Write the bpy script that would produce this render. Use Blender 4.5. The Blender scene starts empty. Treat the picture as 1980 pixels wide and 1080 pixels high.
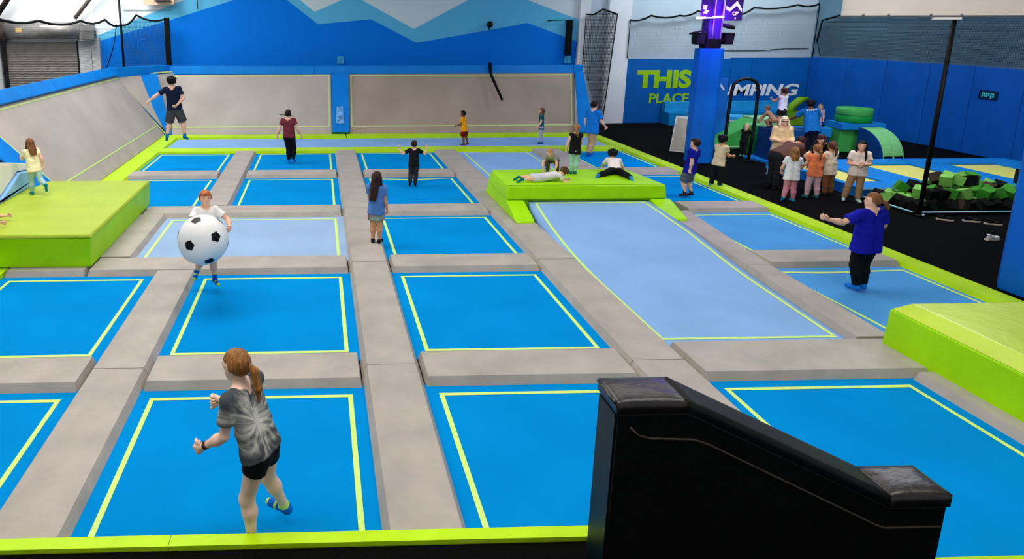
import bpy, bmesh, math, random
import numpy as np
from mathutils import Vector, Matrix
C = bpy.context.scene
COL = C.collection
random.seed(7)
PI = math.pi
D_ = math.radians

# ------------------------------------------------------------------ camera
CAM_P, CAM_Y, CAM_R = 0.2024230, 0.0279945, -0.0024208
def camera():
    p, y, r = CAM_P, CAM_Y, CAM_R
    F = Vector((math.sin(y)*math.cos(p), math.cos(y)*math.cos(p), -math.sin(p)))
    rt = Vector((math.cos(y), -math.sin(y), 0)); up = rt.cross(F)
    r2 = math.cos(r)*rt + math.sin(r)*up; u2 = -math.sin(r)*rt + math.cos(r)*up
    M = Matrix(((r2.x, u2.x, -F.x, 0), (r2.y, u2.y, -F.y, 0), (r2.z, u2.z, -F.z, 4.2), (0, 0, 0, 1)))
    cd = bpy.data.cameras.new('camera'); co = bpy.data.objects.new('camera', cd); COL.objects.link(co)
    co.matrix_world = M
    cd.sensor_width = 36; cd.sensor_fit = 'HORIZONTAL'; cd.lens = 1299.64*36/1980
    cd.shift_x = 335.4/1980; cd.shift_y = -224.6/1980; cd.clip_start = 0.05; cd.clip_end = 200
    C.camera = co
camera()
# ------------------------------------------------------------------ world, lamps, exposure
w = bpy.data.worlds.new('world'); C.world = w; w.use_nodes = True
w.node_tree.nodes['Background'].inputs[0].default_value = (0.80, 0.90, 1.0, 1)
w.node_tree.nodes['Background'].inputs[1].default_value = 0.42
C.view_settings.view_transform = 'Standard'; C.view_settings.look = 'None'
C.view_settings.exposure = 0.0; C.view_settings.gamma = 1.0; C.view_settings.use_curve_mapping = False
def area(name, loc, size, power, color=(1, 1, 1), rot=(0, 0, 0)):
    l = bpy.data.lights.new(name, 'AREA'); l.shape = 'RECTANGLE'; l.size = size[0]; l.size_y = size[1]
    l.energy = power; l.color = color
    o = bpy.data.objects.new(name, l); o.location = loc; o.rotation_euler = rot; COL.objects.link(o); return o
WARM = (1.0, 0.95, 0.88); COOL = (0.86, 0.94, 1.0)
area('ceiling_light_front', (-3.5, 3.5, 8.2), (8, 2.5), 500, WARM)
area('ceiling_light_front_right', (6.0, 4.0, 8.2), (7, 2.5), 350, WARM)
area('ceiling_light_middle', (-4.5, 12.5, 8.2), (8, 3.0), 640, WARM)
area('ceiling_light_middle_right', (5.0, 12.0, 8.2), (7, 2.5), 255, WARM)
area('ceiling_light_rear', (-6.0, 20.5, 8.2), (6, 3.0), 530, (1, .98, .95))
area('ceiling_light_door', (-10.0, 25.2, 8.2), (5, 2.0), 620, (1, .98, .96), (D_(28), 0, 0))
area('ceiling_light_rear_middle', (4.0, 20.0, 8.2), (6, 2.0), 40, WARM)
area('ceiling_light_kids', (14.5, 15.5, 8.0), (6, 3.0), 560, (.95, .97, 1.0))
area('ceiling_light_far_right', (16.5, 24.5, 8.2), (5, 2.0), 420, COOL, (D_(25), 0, 0))
def spot(name, loc, aim, power, deg, color):
    l = bpy.data.lights.new(name, 'SPOT'); l.energy = power; l.color = color; l.spot_size = D_(deg); l.spot_blend = .6; l.shadow_soft_size = .25
    o = bpy.data.objects.new(name, l); o.location = loc; o.rotation_euler = (Vector(aim)-Vector(loc)).to_track_quat('-Z', 'Y').to_euler(); COL.objects.link(o)
spot('added_board_fill', (12.4, 6.0, 7.4), (13.0, 13.9, 4.85), 1500, 40, WARM)  # added lamp without a visible fixture, brightens the hanging board

# ------------------------------------------------------------------ materials
def s2l(c):
    return tuple(((v/255)/12.92 if v/255 <= .04045 else (((v/255)+.055)/1.055)**2.4) for v in c) + (1,)
MATS = {}
def mat(name, rgb, rough=.55, var=.10, scale=6.0, bump=0.0, bscale=30.0, metal=0.0, emis=None, estr=0.0, stretch=None, spec=.14, rgb2=None):
    if name in MATS: return MATS[name]
    m = bpy.data.materials.new(name); m.use_nodes = True; MATS[name] = m
    nt = m.node_tree; b = nt.nodes['Principled BSDF']
    b.inputs['Roughness'].default_value = rough; b.inputs['Metallic'].default_value = metal
    b.inputs['Specular IOR Level'].default_value = spec
    tc = nt.nodes.new('ShaderNodeTexCoord'); mp = nt.nodes.new('ShaderNodeMapping')
    nt.links.new(tc.outputs['Object'], mp.inputs[0])
    if stretch: mp.inputs['Scale'].default_value = stretch
    n = nt.nodes.new('ShaderNodeTexNoise'); n.inputs['Scale'].default_value = scale; n.inputs['Detail'].default_value = 4
    nt.links.new(mp.outputs[0], n.inputs['Vector'])
    c = s2l(rgb); d = s2l(rgb2) if rgb2 else tuple(v*(1-2*var) for v in c[:3])+(1,)
    e = c if rgb2 else tuple(min(1, v*(1+var)) for v in c[:3])+(1,)
    cr = nt.nodes.new('ShaderNodeValToRGB'); cr.color_ramp.elements[0].position = .3; cr.color_ramp.elements[1].position = .7
    cr.color_ramp.elements[0].color = d; cr.color_ramp.elements[1].color = e
    nt.links.new(n.outputs['Fac'], cr.inputs[0]); nt.links.new(cr.outputs[0], b.inputs['Base Color'])
    if bump:
        n2 = nt.nodes.new('ShaderNodeTexNoise'); n2.inputs['Scale'].default_value = bscale; n2.inputs['Detail'].default_value = 5
        nt.links.new(mp.outputs[0], n2.inputs['Vector'])
        bp = nt.nodes.new('ShaderNodeBump'); bp.inputs['Strength'].default_value = bump; bp.inputs['Distance'].default_value = .05
        nt.links.new(n2.outputs['Fac'], bp.inputs['Height']); nt.links.new(bp.outputs[0], b.inputs['Normal'])
    if emis:
        b.inputs['Emission Color'].default_value = s2l(emis); b.inputs['Emission Strength'].default_value = estr
    return m
BED = mat('trampoline_blue', (0, 134, 206), .9, .05, .9, spec=.02)
BEDL = mat('trampoline_light_blue', (134, 174, 222), .8, .05, .8, spec=.06)
BEDM = mat('trampoline_mid_blue', (78, 154, 216), .8, .07, .8, spec=.06)
BEDP = mat('trampoline_pale_blue', (146, 174, 208), .8, .05, .8, spec=.06)
TAPE = mat('lime_tape', (205, 236, 128), .6, .04, 20)
GREY = mat('grey_vinyl', (172, 163, 154), .5, .07, 2.2, .25, 7, stretch=(1, 1, 1))
LIME = mat('lime_vinyl', (184, 226, 20), .42, .05, 2, .2, 5)
LIMEBOX = mat('lime_box_vinyl', (164, 226, 6), .42, .06, 1.6, .3, 3.5)
LEAN = mat('grey_wall_trampoline', (176, 165, 158), .7, .06, .8)
BLUEPAD = mat('blue_vinyl', (4, 124, 214), .45, .06, 1.5, .25, 5)
DEEP = mat('deep_blue_vinyl', (6, 84, 172), .5, .08, 1.2, .9, 1.7, stretch=(1, 1.5, .55))
BLACKV = mat('black_vinyl', (10, 10, 11), .42, .25, 3, .15, 12, spec=.25)
BLACKCAP = mat('wrinkled_black_vinyl', (38, 31, 30), .34, .2, 3, .4, 2.0, stretch=(1.6, 3.0, 1), spec=.5)
BLACKM = mat('black_metal', (14, 14, 15), .5, .2, 10)
BLACKN = mat('black_webbing', (10, 10, 12), .8, .2, 20)
CARPET = mat('black_carpet', (10, 10, 10), 1.0, .35, 90, .2, 160, spec=.05)
WHITEW = mat('white_steel_cladding', (226, 230, 232), .6, .03, 1.0)
CEIL = mat('white_ceiling_insulation', (214, 216, 218), .8, .04, 1.0)
GALV = mat('galvanised_steel', (150, 148, 145), .38, .12, 5, metal=.6)
SLAT = mat('grey_steel_slats', (132, 126, 122), .5, .08, 4)
WHITE = mat('white_paint', (236, 232, 226), .5, .03, 3)

# ------------------------------------------------------------------ helpers
def link(name, me, m, parent=None):
    o = bpy.data.objects.new(name, me); COL.objects.link(o)
    if m is not None:
        for x in (m if isinstance(m, (list, tuple)) else [m]): me.materials.append(x)
    if parent is not None: o.parent = parent
    return o
def finish(name, bm, m, parent=None, smooth=False):
    me = bpy.data.meshes.new(name); bm.normal_update(); bm.to_mesh(me); bm.free()
    if smooth:
        for p in me.polygons: p.use_smooth = True
    return link(name, me, m, parent)
def tag(o, label=None, cat=None, group=None, kind=None):
    if label: o['label'] = label
    if cat: o['category'] = cat
    if group: o['group'] = group
    if kind: o['kind'] = kind
    return o
def thing(name, label, cat, loc=(0, 0, 0), rz=0, group=None):
    o = bpy.data.objects.new(name, None); COL.objects.link(o); o.empty_display_size = .1
    o.location = loc; o.rotation_euler = (0, 0, rz)
    return tag(o, label, cat, group)
def structure(o): o['kind'] = 'structure'; return o
def bevel(bm, wd, seg=2):
    es = [e for e in bm.edges if len(e.link_faces) == 2 and e.calc_face_angle(0) > .35]
    if wd > 0 and es: bmesh.ops.bevel(bm, geom=es, offset=wd, segments=seg, affect='EDGES', profile=.6)
def hexa(bm, bot, top):
    n = len(bot); vb = [bm.verts.new(p) for p in bot]; vt = [bm.verts.new(p) for p in top]
    bm.faces.new(vb[::-1]); bm.faces.new(vt)
    for i in range(n): bm.faces.new((vb[i], vb[(i+1) % n], vt[(i+1) % n], vt[i]))
def bx(bm, x0, x1, y0, y1, z0, z1):
    hexa(bm, [(x0, y0, z0), (x1, y0, z0), (x1, y1, z0), (x0, y1, z0)], [(x0, y0, z1), (x1, y0, z1), (x1, y1, z1), (x0, y1, z1)])
def boxo(name, d, m, parent=None, bv=.01, seg=2):
    bm = bmesh.new(); bx(bm, *d); bevel(bm, bv, seg); return finish(name, bm, m, parent)
def prism(name, outline, axis, a0, a1, m, parent=None, bv=.01, seg=2):
    # outline: 2-D points; axis 'x': (y,z), 'y': (x,z), 'z': (x,y)
    def P(u, v, a): return (a, u, v) if axis == 'x' else ((u, a, v) if axis == 'y' else (u, v, a))
    bm = bmesh.new(); hexa(bm, [P(u, v, a0) for u, v in outline], [P(u, v, a1) for u, v in outline])
    bmesh.ops.recalc_face_normals(bm, faces=bm.faces[:]); bevel(bm, bv, seg)
    return finish(name, bm, m, parent)
def quadprism(name, bot, top, m, parent=None, bv=.015, seg=2):
    bm = bmesh.new(); hexa(bm, bot, top); bmesh.ops.recalc_face_normals(bm, faces=bm.faces[:]); bevel(bm, bv, seg)
    return finish(name, bm, m, parent)
def panel(name, pts, thick, m, parent=None, bv=.01):
    # planar polygon extruded backwards along its normal
    P = [Vector(p) for p in pts]; n = (P[1]-P[0]).cross(P[-1]-P[0]).normalized()
    bm = bmesh.new(); hexa(bm, [p - n*thick for p in P], P); bmesh.ops.recalc_face_normals(bm, faces=bm.faces[:]); bevel(bm, bv)
    return finish(name, bm, m, parent)
def tube(bm, pts, r, n=8, cap=True):
    P = [Vector(p) for p in pts]; rings = []
    R = r if isinstance(r, (list, tuple)) else [r]*len(P)
    prev = None
    for i, p in enumerate(P):
        t = ((P[min(i+1, len(P)-1)] - P[max(i-1, 0)])).normalized()
        if prev is None:
            a = Vector((0, 0, 1)) if abs(t.z) < .9 else Vector((1, 0, 0)); u = t.cross(a).normalized()
        else: u = (prev - t*prev.dot(t)).normalized()
        prev = u; v = t.cross(u)
        rings.append([bm.verts.new(p + (u*math.cos(2*PI*k/n) + v*math.sin(2*PI*k/n))*R[i]) for k in range(n)])
    for a, b in zip(rings, rings[1:]):
        for k in range(n): bm.faces.new((a[k], a[(k+1) % n], b[(k+1) % n], b[k]))
    if cap: bm.faces.new(rings[0][::-1]); bm.faces.new(rings[-1])
def tubeo(name, pts, r, m, parent=None, n=8):
    bm = bmesh.new(); tube(bm, pts, r, n); return finish(name, bm, m, parent, True)
def ball(bm, c, r, u=16, v=10, sc=(1, 1, 1)):
    bmesh.ops.create_uvsphere(bm, u_segments=u, v_segments=v, radius=r, matrix=Matrix.Translation(c) @ Matrix.Diagonal((*sc, 1)))
def textm(name, body, size, m, loc, rot, parent=None, ext=.012, off=.0, shear=0, align='LEFT', width=None):
    cu = bpy.data.curves.new(name, 'FONT'); cu.body = body; cu.size = size; cu.extrude = ext; cu.offset = off; cu.shear = shear; cu.align_x = align
    t = bpy.data.objects.new(name, cu); COL.objects.link(t); bpy.context.view_layer.update()
    me = bpy.data.meshes.new_from_object(t.evaluated_get(bpy.context.evaluated_depsgraph_get()))
    bpy.data.objects.remove(t); me.name = name
    xs = [v.co.x for v in me.vertices]; ys = [v.co.y for v in me.vertices]
    if width:   # (w,h) fit
        x0, y0 = min(xs), min(ys); kx = width[0]/(max(xs)-x0); ky = width[1]/(max(ys)-y0)
        for v in me.vertices: v.co.x = (v.co.x-x0)*kx; v.co.y = (v.co.y-y0)*ky
    me.materials.clear(); o = link(name, me, m, parent); o.location = loc; o.rotation_euler = rot; return o
def ribbon(bm, a, b, wd, f, n=20):
    # flat tape from a to b (2-D), laid on the surface f(x,y)
    a = Vector(a); b = Vector(b); d = (b-a).normalized(); nn = Vector((-d.y, d.x))*wd/2; prev = None
    for i in range(n+1):
        p = a.lerp(b, i/n); q = [p+nn, p-nn]; vs = [bm.verts.new((s.x, s.y, f(s.x, s.y)+.004)) for s in q]
        if prev: bm.faces.new((prev[0], prev[1], vs[1], vs[0]))
        prev = vs
# ------------------------------------------------------------------ room shell
def room():
    bm = bmesh.new()
    bx(bm, -14, 21.5, -3, 28.4, -.75, -.6)                    # slab under the court
    bx(bm, 10.62, 21.5, -3, 28.4, -.6, .06)                   # carpeted deck on the right
    bx(bm, -14, 4.55, -3, 4.59, -.6, .165); bx(bm, 4.55, 10.62, -3, 4.27, -.6, .06)                    # carpeted walkway in front
    bx(bm, -14, -6.0, 4.6, 28.4, -.6, .0)
    structure(finish('floor', bm, CARPET))
    structure(boxo('ceiling', (-14.2, 21.7, -3, 28.6, 9.0, 9.2), CEIL, bv=0))
    # back wall with the painted mountain mural: ridge height as a function of x
    m = bpy.data.materials.new('mountain_mural'); m.use_nodes = True; nt = m.node_tree; b = nt.nodes['Principled BSDF']; b.inputs['Roughness'].default_value = .7; b.inputs['Specular IOR Level'].default_value = .08
    tc = nt.nodes.new('ShaderNodeTexCoord'); sp = nt.nodes.new('ShaderNodeSeparateXYZ'); nt.links.new(tc.outputs['Object'], sp.inputs[0])
    mx = nt.nodes.new('ShaderNodeMapRange'); mx.inputs['From Min'].default_value = -10; mx.inputs['From Max'].default_value = 12; nt.links.new(sp.outputs['X'], mx.inputs['Value'])
    def ridge(pts):
        fc = nt.nodes.new('ShaderNodeFloatCurve'); cv = fc.mapping.curves[0]; P = [((x+10)/22, z/10) for x, z in pts]
        cv.points[0].location = P[0]; cv.points[1].location = P[-1]
        for p in P[1:-1]: cv.points.new(*p)
        for p in cv.points: p.handle_type = 'VECTOR'
        fc.mapping.update(); nt.links.new(mx.outputs[0], fc.inputs['Value'])
        g = nt.nodes.new('ShaderNodeMath'); g.operation = 'MULTIPLY_ADD'; g.inputs[1].default_value = 10; g.inputs[2].default_value = 0; nt.links.new(fc.outputs[0], g.inputs[0])
        k = nt.nodes.new('ShaderNodeMath'); k.operation = 'LESS_THAN'; nt.links.new(sp.outputs['Z'], k.inputs[0]); nt.links.new(g.outputs[0], k.inputs[1]); return k
    dark = ridge([(-10, 3.3), (-8.98, 3.61), (-6.19, 4.4), (-3.48, 5.22), (-2.4, 6.1), (-1.3, 5.22), (-.04, 4.24), (2.15, 4.44), (4.06, 3.47), (7.83, 4.11), (8.67, 4.28), (10.73, 3.55), (12, 3.1)])
    cyan = ridge([(-10, 3.45), (-7.26, 4.54), (-6.1, 5.0), (-3.6, 5.95), (-2.4, 7.4), (-.77, 5.22), (-.18, 4.74), (.93, 5.21), (1.3, 5.45), (1.78, 5.21), (3.94, 4.04), (6.17, 5.21), (7.4, 5.9), (8.67, 5.2), (10.66, 4.47), (12, 4.0)])
    def mix(k, c1, c2):
        q = nt.nodes.new('ShaderNodeMix'); q.data_type = 'RGBA'; nt.links.new(k.outputs[0], q.inputs['Factor'])
        if isinstance(c1, tuple): q.inputs['A'].default_value = c1
        else: nt.links.new(c1.outputs['Result'], q.inputs['A'])
        q.inputs['B'].default_value = c2; return q
    q1 = mix(cyan, s2l((206, 216, 220)), s2l((92, 178, 218))); q2 = mix(dark, q1, s2l((0, 114, 218)))
    # slim panel joints of the cladding as a bump
    nt.links.new(q2.outputs['Result'], b.inputs['Base Color'])
    wv = nt.nodes.new('ShaderNodeTexWave'); wv.bands_direction = 'Z'; wv.inputs['Scale'].default_value = 1.6; nt.links.new(tc.outputs['Object'], wv.inputs['Vector'])
    bp = nt.nodes.new('ShaderNodeBump'); bp.inputs['Strength'].default_value = .06; nt.links.new(wv.outputs['Fac'], bp.inputs['Height']); nt.links.new(bp.outputs[0], b.inputs['Normal'])
    structure(boxo('wall_back', (-9.2, 11.0, 28.4, 28.7, -.6, 9), m, bv=0))
    clad = mat('light_grey_cladding', (188, 204, 214), .6, .05, .7)
    structure(boxo('wall_back_right', (11.0, 21.5, 28.4, 28.7, -.6, 9), clad, bv=0))
    structure(boxo('wall_back_left', (-14.2, -9.2, 28.4, 28.7, -.6, 9), WHITEW, bv=0))
    structure(boxo('wall_right', (20.95, 21.3, -3, 28.4, -.6, 9), mat('teal_grey_cladding', (96, 128, 146), .6, .1, .8), bv=0))
    structure(boxo('wall_left', (-14.2, -13.9, -3, 28.4, -.6, 9), WHITEW, bv=0))
    structure(prism('trim_1', [(10.82, -.6), (11.25, -.6), (11.25, 9), (10.82, 9)], 'y', 28.2, 28.4, WHITEW, bv=.01))
    structure(prism('trim_2', [(12.0, .06), (12.95, .06), (12.95, 9), (12.0, 9)], 'y', 28.15, 28.4, WHITEW, bv=.02))
room()
# ------------------------------------------------------------------ the trampoline court
COLN = {'A': 'far-left column', 'B': 'second column from left', 'C': 'middle column', 'D': 'fourth column from left', 'E': 'right-hand column'}
ROWN = {1: 'nearest row', 2: 'second row', 3: 'third row', 4: 'fourth row', 5: 'farthest row'}
CX = {'A': (-5.40, -2.85), 'B': (-2.12, .50), 'C': (1.22, 3.83), 'D': (4.59, 7.13), 'E': (8.00, 10.30)}
RF = {1: 7.24, 2: 10.97, 3: 14.49, 4: 18.40, 5: 22.14}
RN = {1: 4.60, 2: 7.98, 3: 11.70, 4: 15.22, 5: 19.13}
PH = .10
def gauss(sags):
    def f(x, y):
        return -sum(d*math.exp(-((x-a)**2+(y-b)**2)/(s*s)) for a, b, d, s in sags)
    return f
def trampoline(label, x0, x1, y0, y1, m, tape=True, sags=(), ext=.06, zf=None, xf=None, inset=.17, tw=.055, group='court trampolines'):
    root = thing('trampoline', label, 'trampoline', ((x0+x1)/2, (y0+y1)/2, 0), 0, group)
    ox, oy = (x0+x1)/2, (y0+y1)/2
    g = gauss(sags); f0 = zf or (lambda x, y: 0)
    # the sheet is held at its rim, so a dent fades to nothing there
    def f(x, y):
        e = min(1, max(0, min(x-x0, x1-x, y-y0, y1-y)/.25)); return f0(x, y) + g(x, y)*e
    N = 28 if (sags or zf) else 4; bm = bmesh.new(); V = {}
    X0, X1, Y0, Y1 = x0-ext, x1+ext, y0-ext, y1+ext
    for i in range(N+1):
        for j in range(N+1):
            x = X0+(X1-X0)*i/N; y = Y0+(Y1-Y0)*j/N
            if xf: x = xf(i/N, y)
            V[i, j] = bm.verts.new((x-ox, y-oy, f(x, y)))
    for i in range(N):
        for j in range(N): bm.faces.new((V[i, j], V[i+1, j], V[i+1, j+1], V[i, j+1]))
    r = bmesh.ops.extrude_face_region(bm, geom=bm.faces[:])
    for v in [q for q in r['geom'] if isinstance(q, bmesh.types.BMVert)]: v.co.z = min(v.co.z-.02, -.03) if zf else v.co.z-.02
    bmesh.ops.recalc_face_normals(bm, faces=bm.faces[:])
    finish('bed', bm, m, root, bool(sags or zf))
    if tape:
        bm = bmesh.new(); k = inset; h = lambda x, y: f(x+ox, y+oy)
        if xf:
            def path(u, o):
                prev = None
                for j in range(41):
                    y = y0+.27+(y1-y0-.27-k)*j/40 if o > 0 else y0+.27+(y1-y0-.27-abs(k))*j/40; x = xf(u, y)+o
                    vs = [bm.verts.new((x-ox+tw/2, y-oy, h(x-ox, y-oy)+.005)), bm.verts.new((x-ox-tw/2, y-oy, h(x-ox, y-oy)+.005))]
                    if prev: bm.faces.new((prev[0], prev[1], vs[1], vs[0]))
                    prev = vs
            path(0, k); path(1, -k); k = .27
            for yy in (y0+k-tw/2, y1-inset+tw/2): ribbon(bm, (xf(0, yy)+inset-ox-tw/2, yy-oy), (xf(1, yy)-inset-ox+tw/2, yy-oy), tw, h)
        else:
            c = [(x0+k-ox, y0+k-oy), (x1-k-ox, y0+k-oy), (x1-k-ox, y1-k-oy), (x0+k-ox, y1-k-oy)]
            for a, b in zip(c, c[1:]+c[:1]):
                d = (Vector(b)-Vector(a)).normalized()*tw/2; ribbon(bm, Vector(a)-d, Vector(b)-d*1.02, tw, h)
        finish('border_line', bm, TAPE, root)
    return root
def beds():
    sag = {('B', 1): [(-.70, 4.82, .12, .75)], ('E', 2): [(8.80, 10.12, .08, .8)], ('C', 4): [(2.58, 17.72, .10, .6)], ('B', 5): [(-.93, 20.7, .06, .6)], ('C', 5): [], ('E', 4): [(9.15, 16.1, .06, .5)]}
    for c in 'ABCDE':
        for r in range(1, 6):
            if (c, r) in (('A', 3), ('D', 2), ('D', 3), ('D', 4), ('D', 5), ('E', 1)): continue
            x0, x1 = CX[c]; y0, y1 = RN[r], RF[r]; m = BED; col = 'blue'
            if (c, r) == ('B', 3): x0, m, col = -3.42, BEDP, 'wide pale blue'
            if c == 'E' and r in (2, 3): m = BEDM
            if c == 'E': x0 = {2: 7.78, 3: 8.0, 4: 8.15, 5: 8.1}[r]
            if c == 'D' and r == 1: y0 = 4.30
            trampoline('%s trampoline with lime border line, %s, %s' % (col, COLN[c], ROWN[r]), x0, x1, y0, y1, m, True, sag.get((c, r), ()))
    trampoline('long pale blue ramped trampoline rising to the green platform', 4.59, 7.13, 8.12, 14.42, BEDL, True, zf=lambda x, y: .33*max(0, (y-10.2)/4.2)**1.8, ext=.02,
               xf=lambda u, y: 4.50 + .15*max(0, (y-10.6)/3.8)**2 + u*(2.66 + .34*min(1, max(0, (y-8.1)/4.6)) - .30*max(0, (y-11.4)/3.0)**2), inset=.14, tw=.055)
    trampoline('pale blue trampoline behind the green platform, fourth column from the left', 4.66, 7.10, 16.3, 22.14, BEDL)
    trampoline('long narrow pale blue trampoline along the foot of the grey leaning wall', -5.35, 10.3, 22.78, 25.08, BEDL, False)
beds()
def pad(name, label, bot, h=PH, inset=.07, m=GREY, skew=None, group=None, z0=-.02, bv=.028):
    # bot: 4 ground points counter-clockwise from near-left; inset per side (near,right,far,left) or one number
    I = inset if isinstance(inset, (list, tuple)) else [inset]*4
    c = Vector((sum(p[0] for p in bot)/4, sum(p[1] for p in bot)/4)); L = []
    P = [Vector(p[:2]) for p in bot]
    for i in range(4):
        a, b = P[i], P[(i+1) % 4]; d = (b-a).normalized(); n = Vector((-d.y, d.x)); L.append((a+n*I[i], d))
    T = []
    for i in range(4):
        (p, d), (q, e) = L[i-1], L[i]; k = d.x*e.y-d.y*e.x; t = ((q.x-p.x)*e.y-(q.y-p.y)*e.x)/k; T.append(p+d*t)
    bm = bmesh.new(); hexa(bm, [(p.x-c.x, p.y-c.y, z0) for p in P], [(p.x-c.x, p.y-c.y, h) for p in T]); bevel(bm, bv)
    o = finish(name, bm, m); o.location = (c.x, c.y, 0)
    return tag(o, label, 'pad', group)
def pads():
    G = 'grey court pads'
    brk = [4.60, 7.62, 11.32, 14.92, 18.75, 22.16]
    LN = {'S1': (-2.86, -2.11), 'S2': (.49, 1.23), 'S3': (3.82, 4.60)}
    WHO = {'S1': 'between the far-left and second columns', 'S2': 'between the second and middle columns', 'S3': 'between the middle and fourth columns', 'S4': 'between the fourth and right-hand columns'}
    for s, (a, b) in LN.items():
        for i in range(5):
            y0, y1 = brk[i]+.004, brk[i+1]-.004
            aa, bb = a, b
            if s == 'S1' and i == 2: aa, bb = -4.10, -3.40
            if s == 'S1' and i == 1: y1 = 10.99
            if s == 'S1' and i == 2: y0, y1 = 11.71, 14.5
            if s == 'S1' and i == 3: y0 = 15.24
            if s == 'S3' and i in (2, 3): bb = 4.62
            pad('long_pad', 'grey vinyl strip pad %s, beside the %s' % (WHO[s], ROWN[i+1]), [(aa, y0), (bb, y0), (bb, y1), (aa, y1)], inset=[.004, .07, .004, .07], group=G)
    # S4 bends outward beside the ramped bed
    pad('long_pad', 'grey vinyl strip pad on the right of the nearest row, against the lime box', [(7.12, 4.2), (7.62, 4.2), (7.62, 7.22), (7.12, 7.22)], inset=[.004, .05, .004, .07], group=G)
    pad('long_pad', 'grey vinyl strip pad along the right side of the ramped trampoline, near half', [(7.12, 8.15), (7.70, 8.15), (7.90, 10.9), (7.38, 10.9)], inset=[.004, .07, .004, .05], group=G)
    pad('long_pad', 'grey vinyl strip pad along the right side of the ramped trampoline, far half', [(7.38, 10.9), (7.90, 10.9), (8.34, 14.4), (7.66, 14.4)], inset=[.004, .07, .004, .05], group=G)
    pad('long_pad', 'grey vinyl strip pad behind the green platform, right side of the pale trampoline', [(7.12, 16.3), (8.10, 16.3), (8.10, 22.16), (7.12, 22.16)], inset=[.004, .07, .004, .07], group=G)
    # cross pads between rows
    for c in 'ABCDE':
        for r in range(1, 5):
            x0, x1 = {'A': (-5.40, -2.87), 'B': (-2.10, .48), 'C': (1.24, 3.81), 'D': (4.61, 7.11), 'E': (7.98, 10.24)}[c]
            if c == 'D' and r > 1: continue
            if c == 'E' and r == 1: continue
            if c == 'A' and r == 3: x1 = -4.0
            if c == 'B' and r == 3: x0 = -3.98
            if c == 'B' and r == 2: x0 = -4.0
            if c == 'A' and r == 2: x1 = -4.04
            if c == 'E': x0 = {2: 7.92, 3: 8.36, 4: 8.12}[r]
            ya, yb = RF[r], RN[r+1]
            if c == 'D': yb, x1 = 8.14, 7.62
            x1b = x1
            pad('cross_pad', 'grey cross pad behind the trampoline of the %s, %s' % (ROWN[r], COLN[c]), [(x0, ya), (x1, ya), (x1b, yb), (x0, yb)], inset=[.07, .03, .05, .03], group=G)
    L = 'lime edge pads'
    pad('edge_pad', 'lime edge pad along the back of the farthest row', [(-5.9, 22.12), (10.24, 22.12), (10.24, 22.8), (-5.9, 22.8)], .09, .03, LIME, group=L)
    for a, b, t in ((-6.0, 1.0, 'left half'), (1.005, 5.4, 'middle length'), (5.405, 10.24, 'right length')):
        pad('edge_pad', 'lime edge pad at the foot of the grey leaning wall, %s' % t, [(a, 25.06), (b, 25.06), (b, 25.62), (a, 25.62)], .10, .02, LIME, group=L)
    rb = [9.0, 13.0, 17.0, 21.0, 25.6]
    for i, t in enumerate(('nearest the front', 'beside the third row', 'beside the fourth row', 'at the far corner')):
        pad('edge_pad', 'lime edge pad between court and black carpet, %s' % t, [(10.22, rb[i]+.003), (10.66, rb[i]+.003), (10.66, rb[i+1]-.003), (10.22, rb[i+1]-.003)], .085, [.003, .03, .003, .05], LIME, group=L)
    lb = [15.5, 19.0, 22.6, 26.2]
    for i, t in enumerate(('behind the big lime box', 'beside the far row', 'in the far corner')):
        pad('edge_pad', 'lime edge pad under the left leaning wall, %s' % t, [(-6.02, lb[i]), (-5.33, lb[i]), (-5.33, lb[i+1]-.004), (-6.02, lb[i+1]-.004)], .085, [.003, .05, .003, .02], LIME, group=L)
    for a, b, t in ((-7.5, -1.22, 'left length'), (-1.215, 3.9, 'right length')):
        o = boxo('front_rail_pad', (a, b, -.06, .06, -.3, .20), LIME, bv=.025); o.location = (0, 4.66, 0); tag(o, 'lime rail pad on the front edge of the court, %s' % t, 'pad', L)
    o = boxo('front_rail_pad', (4.6, 8.0, -.06, .06, -.3, .11), LIME, bv=.025); o.location = (0, 4.34, 0); tag(o, 'lime rail pad on the front edge, right of the black stair wall', 'pad', L)
    o = boxo('edge_pad', (-6.4, -5.42, -.55, .3, -.2, .085), LIME, bv=.02); o.location = (0, 11.3, 0); tag(o, 'small lime edge pad under the front of the big left box', 'pad', L)
pads()
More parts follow.
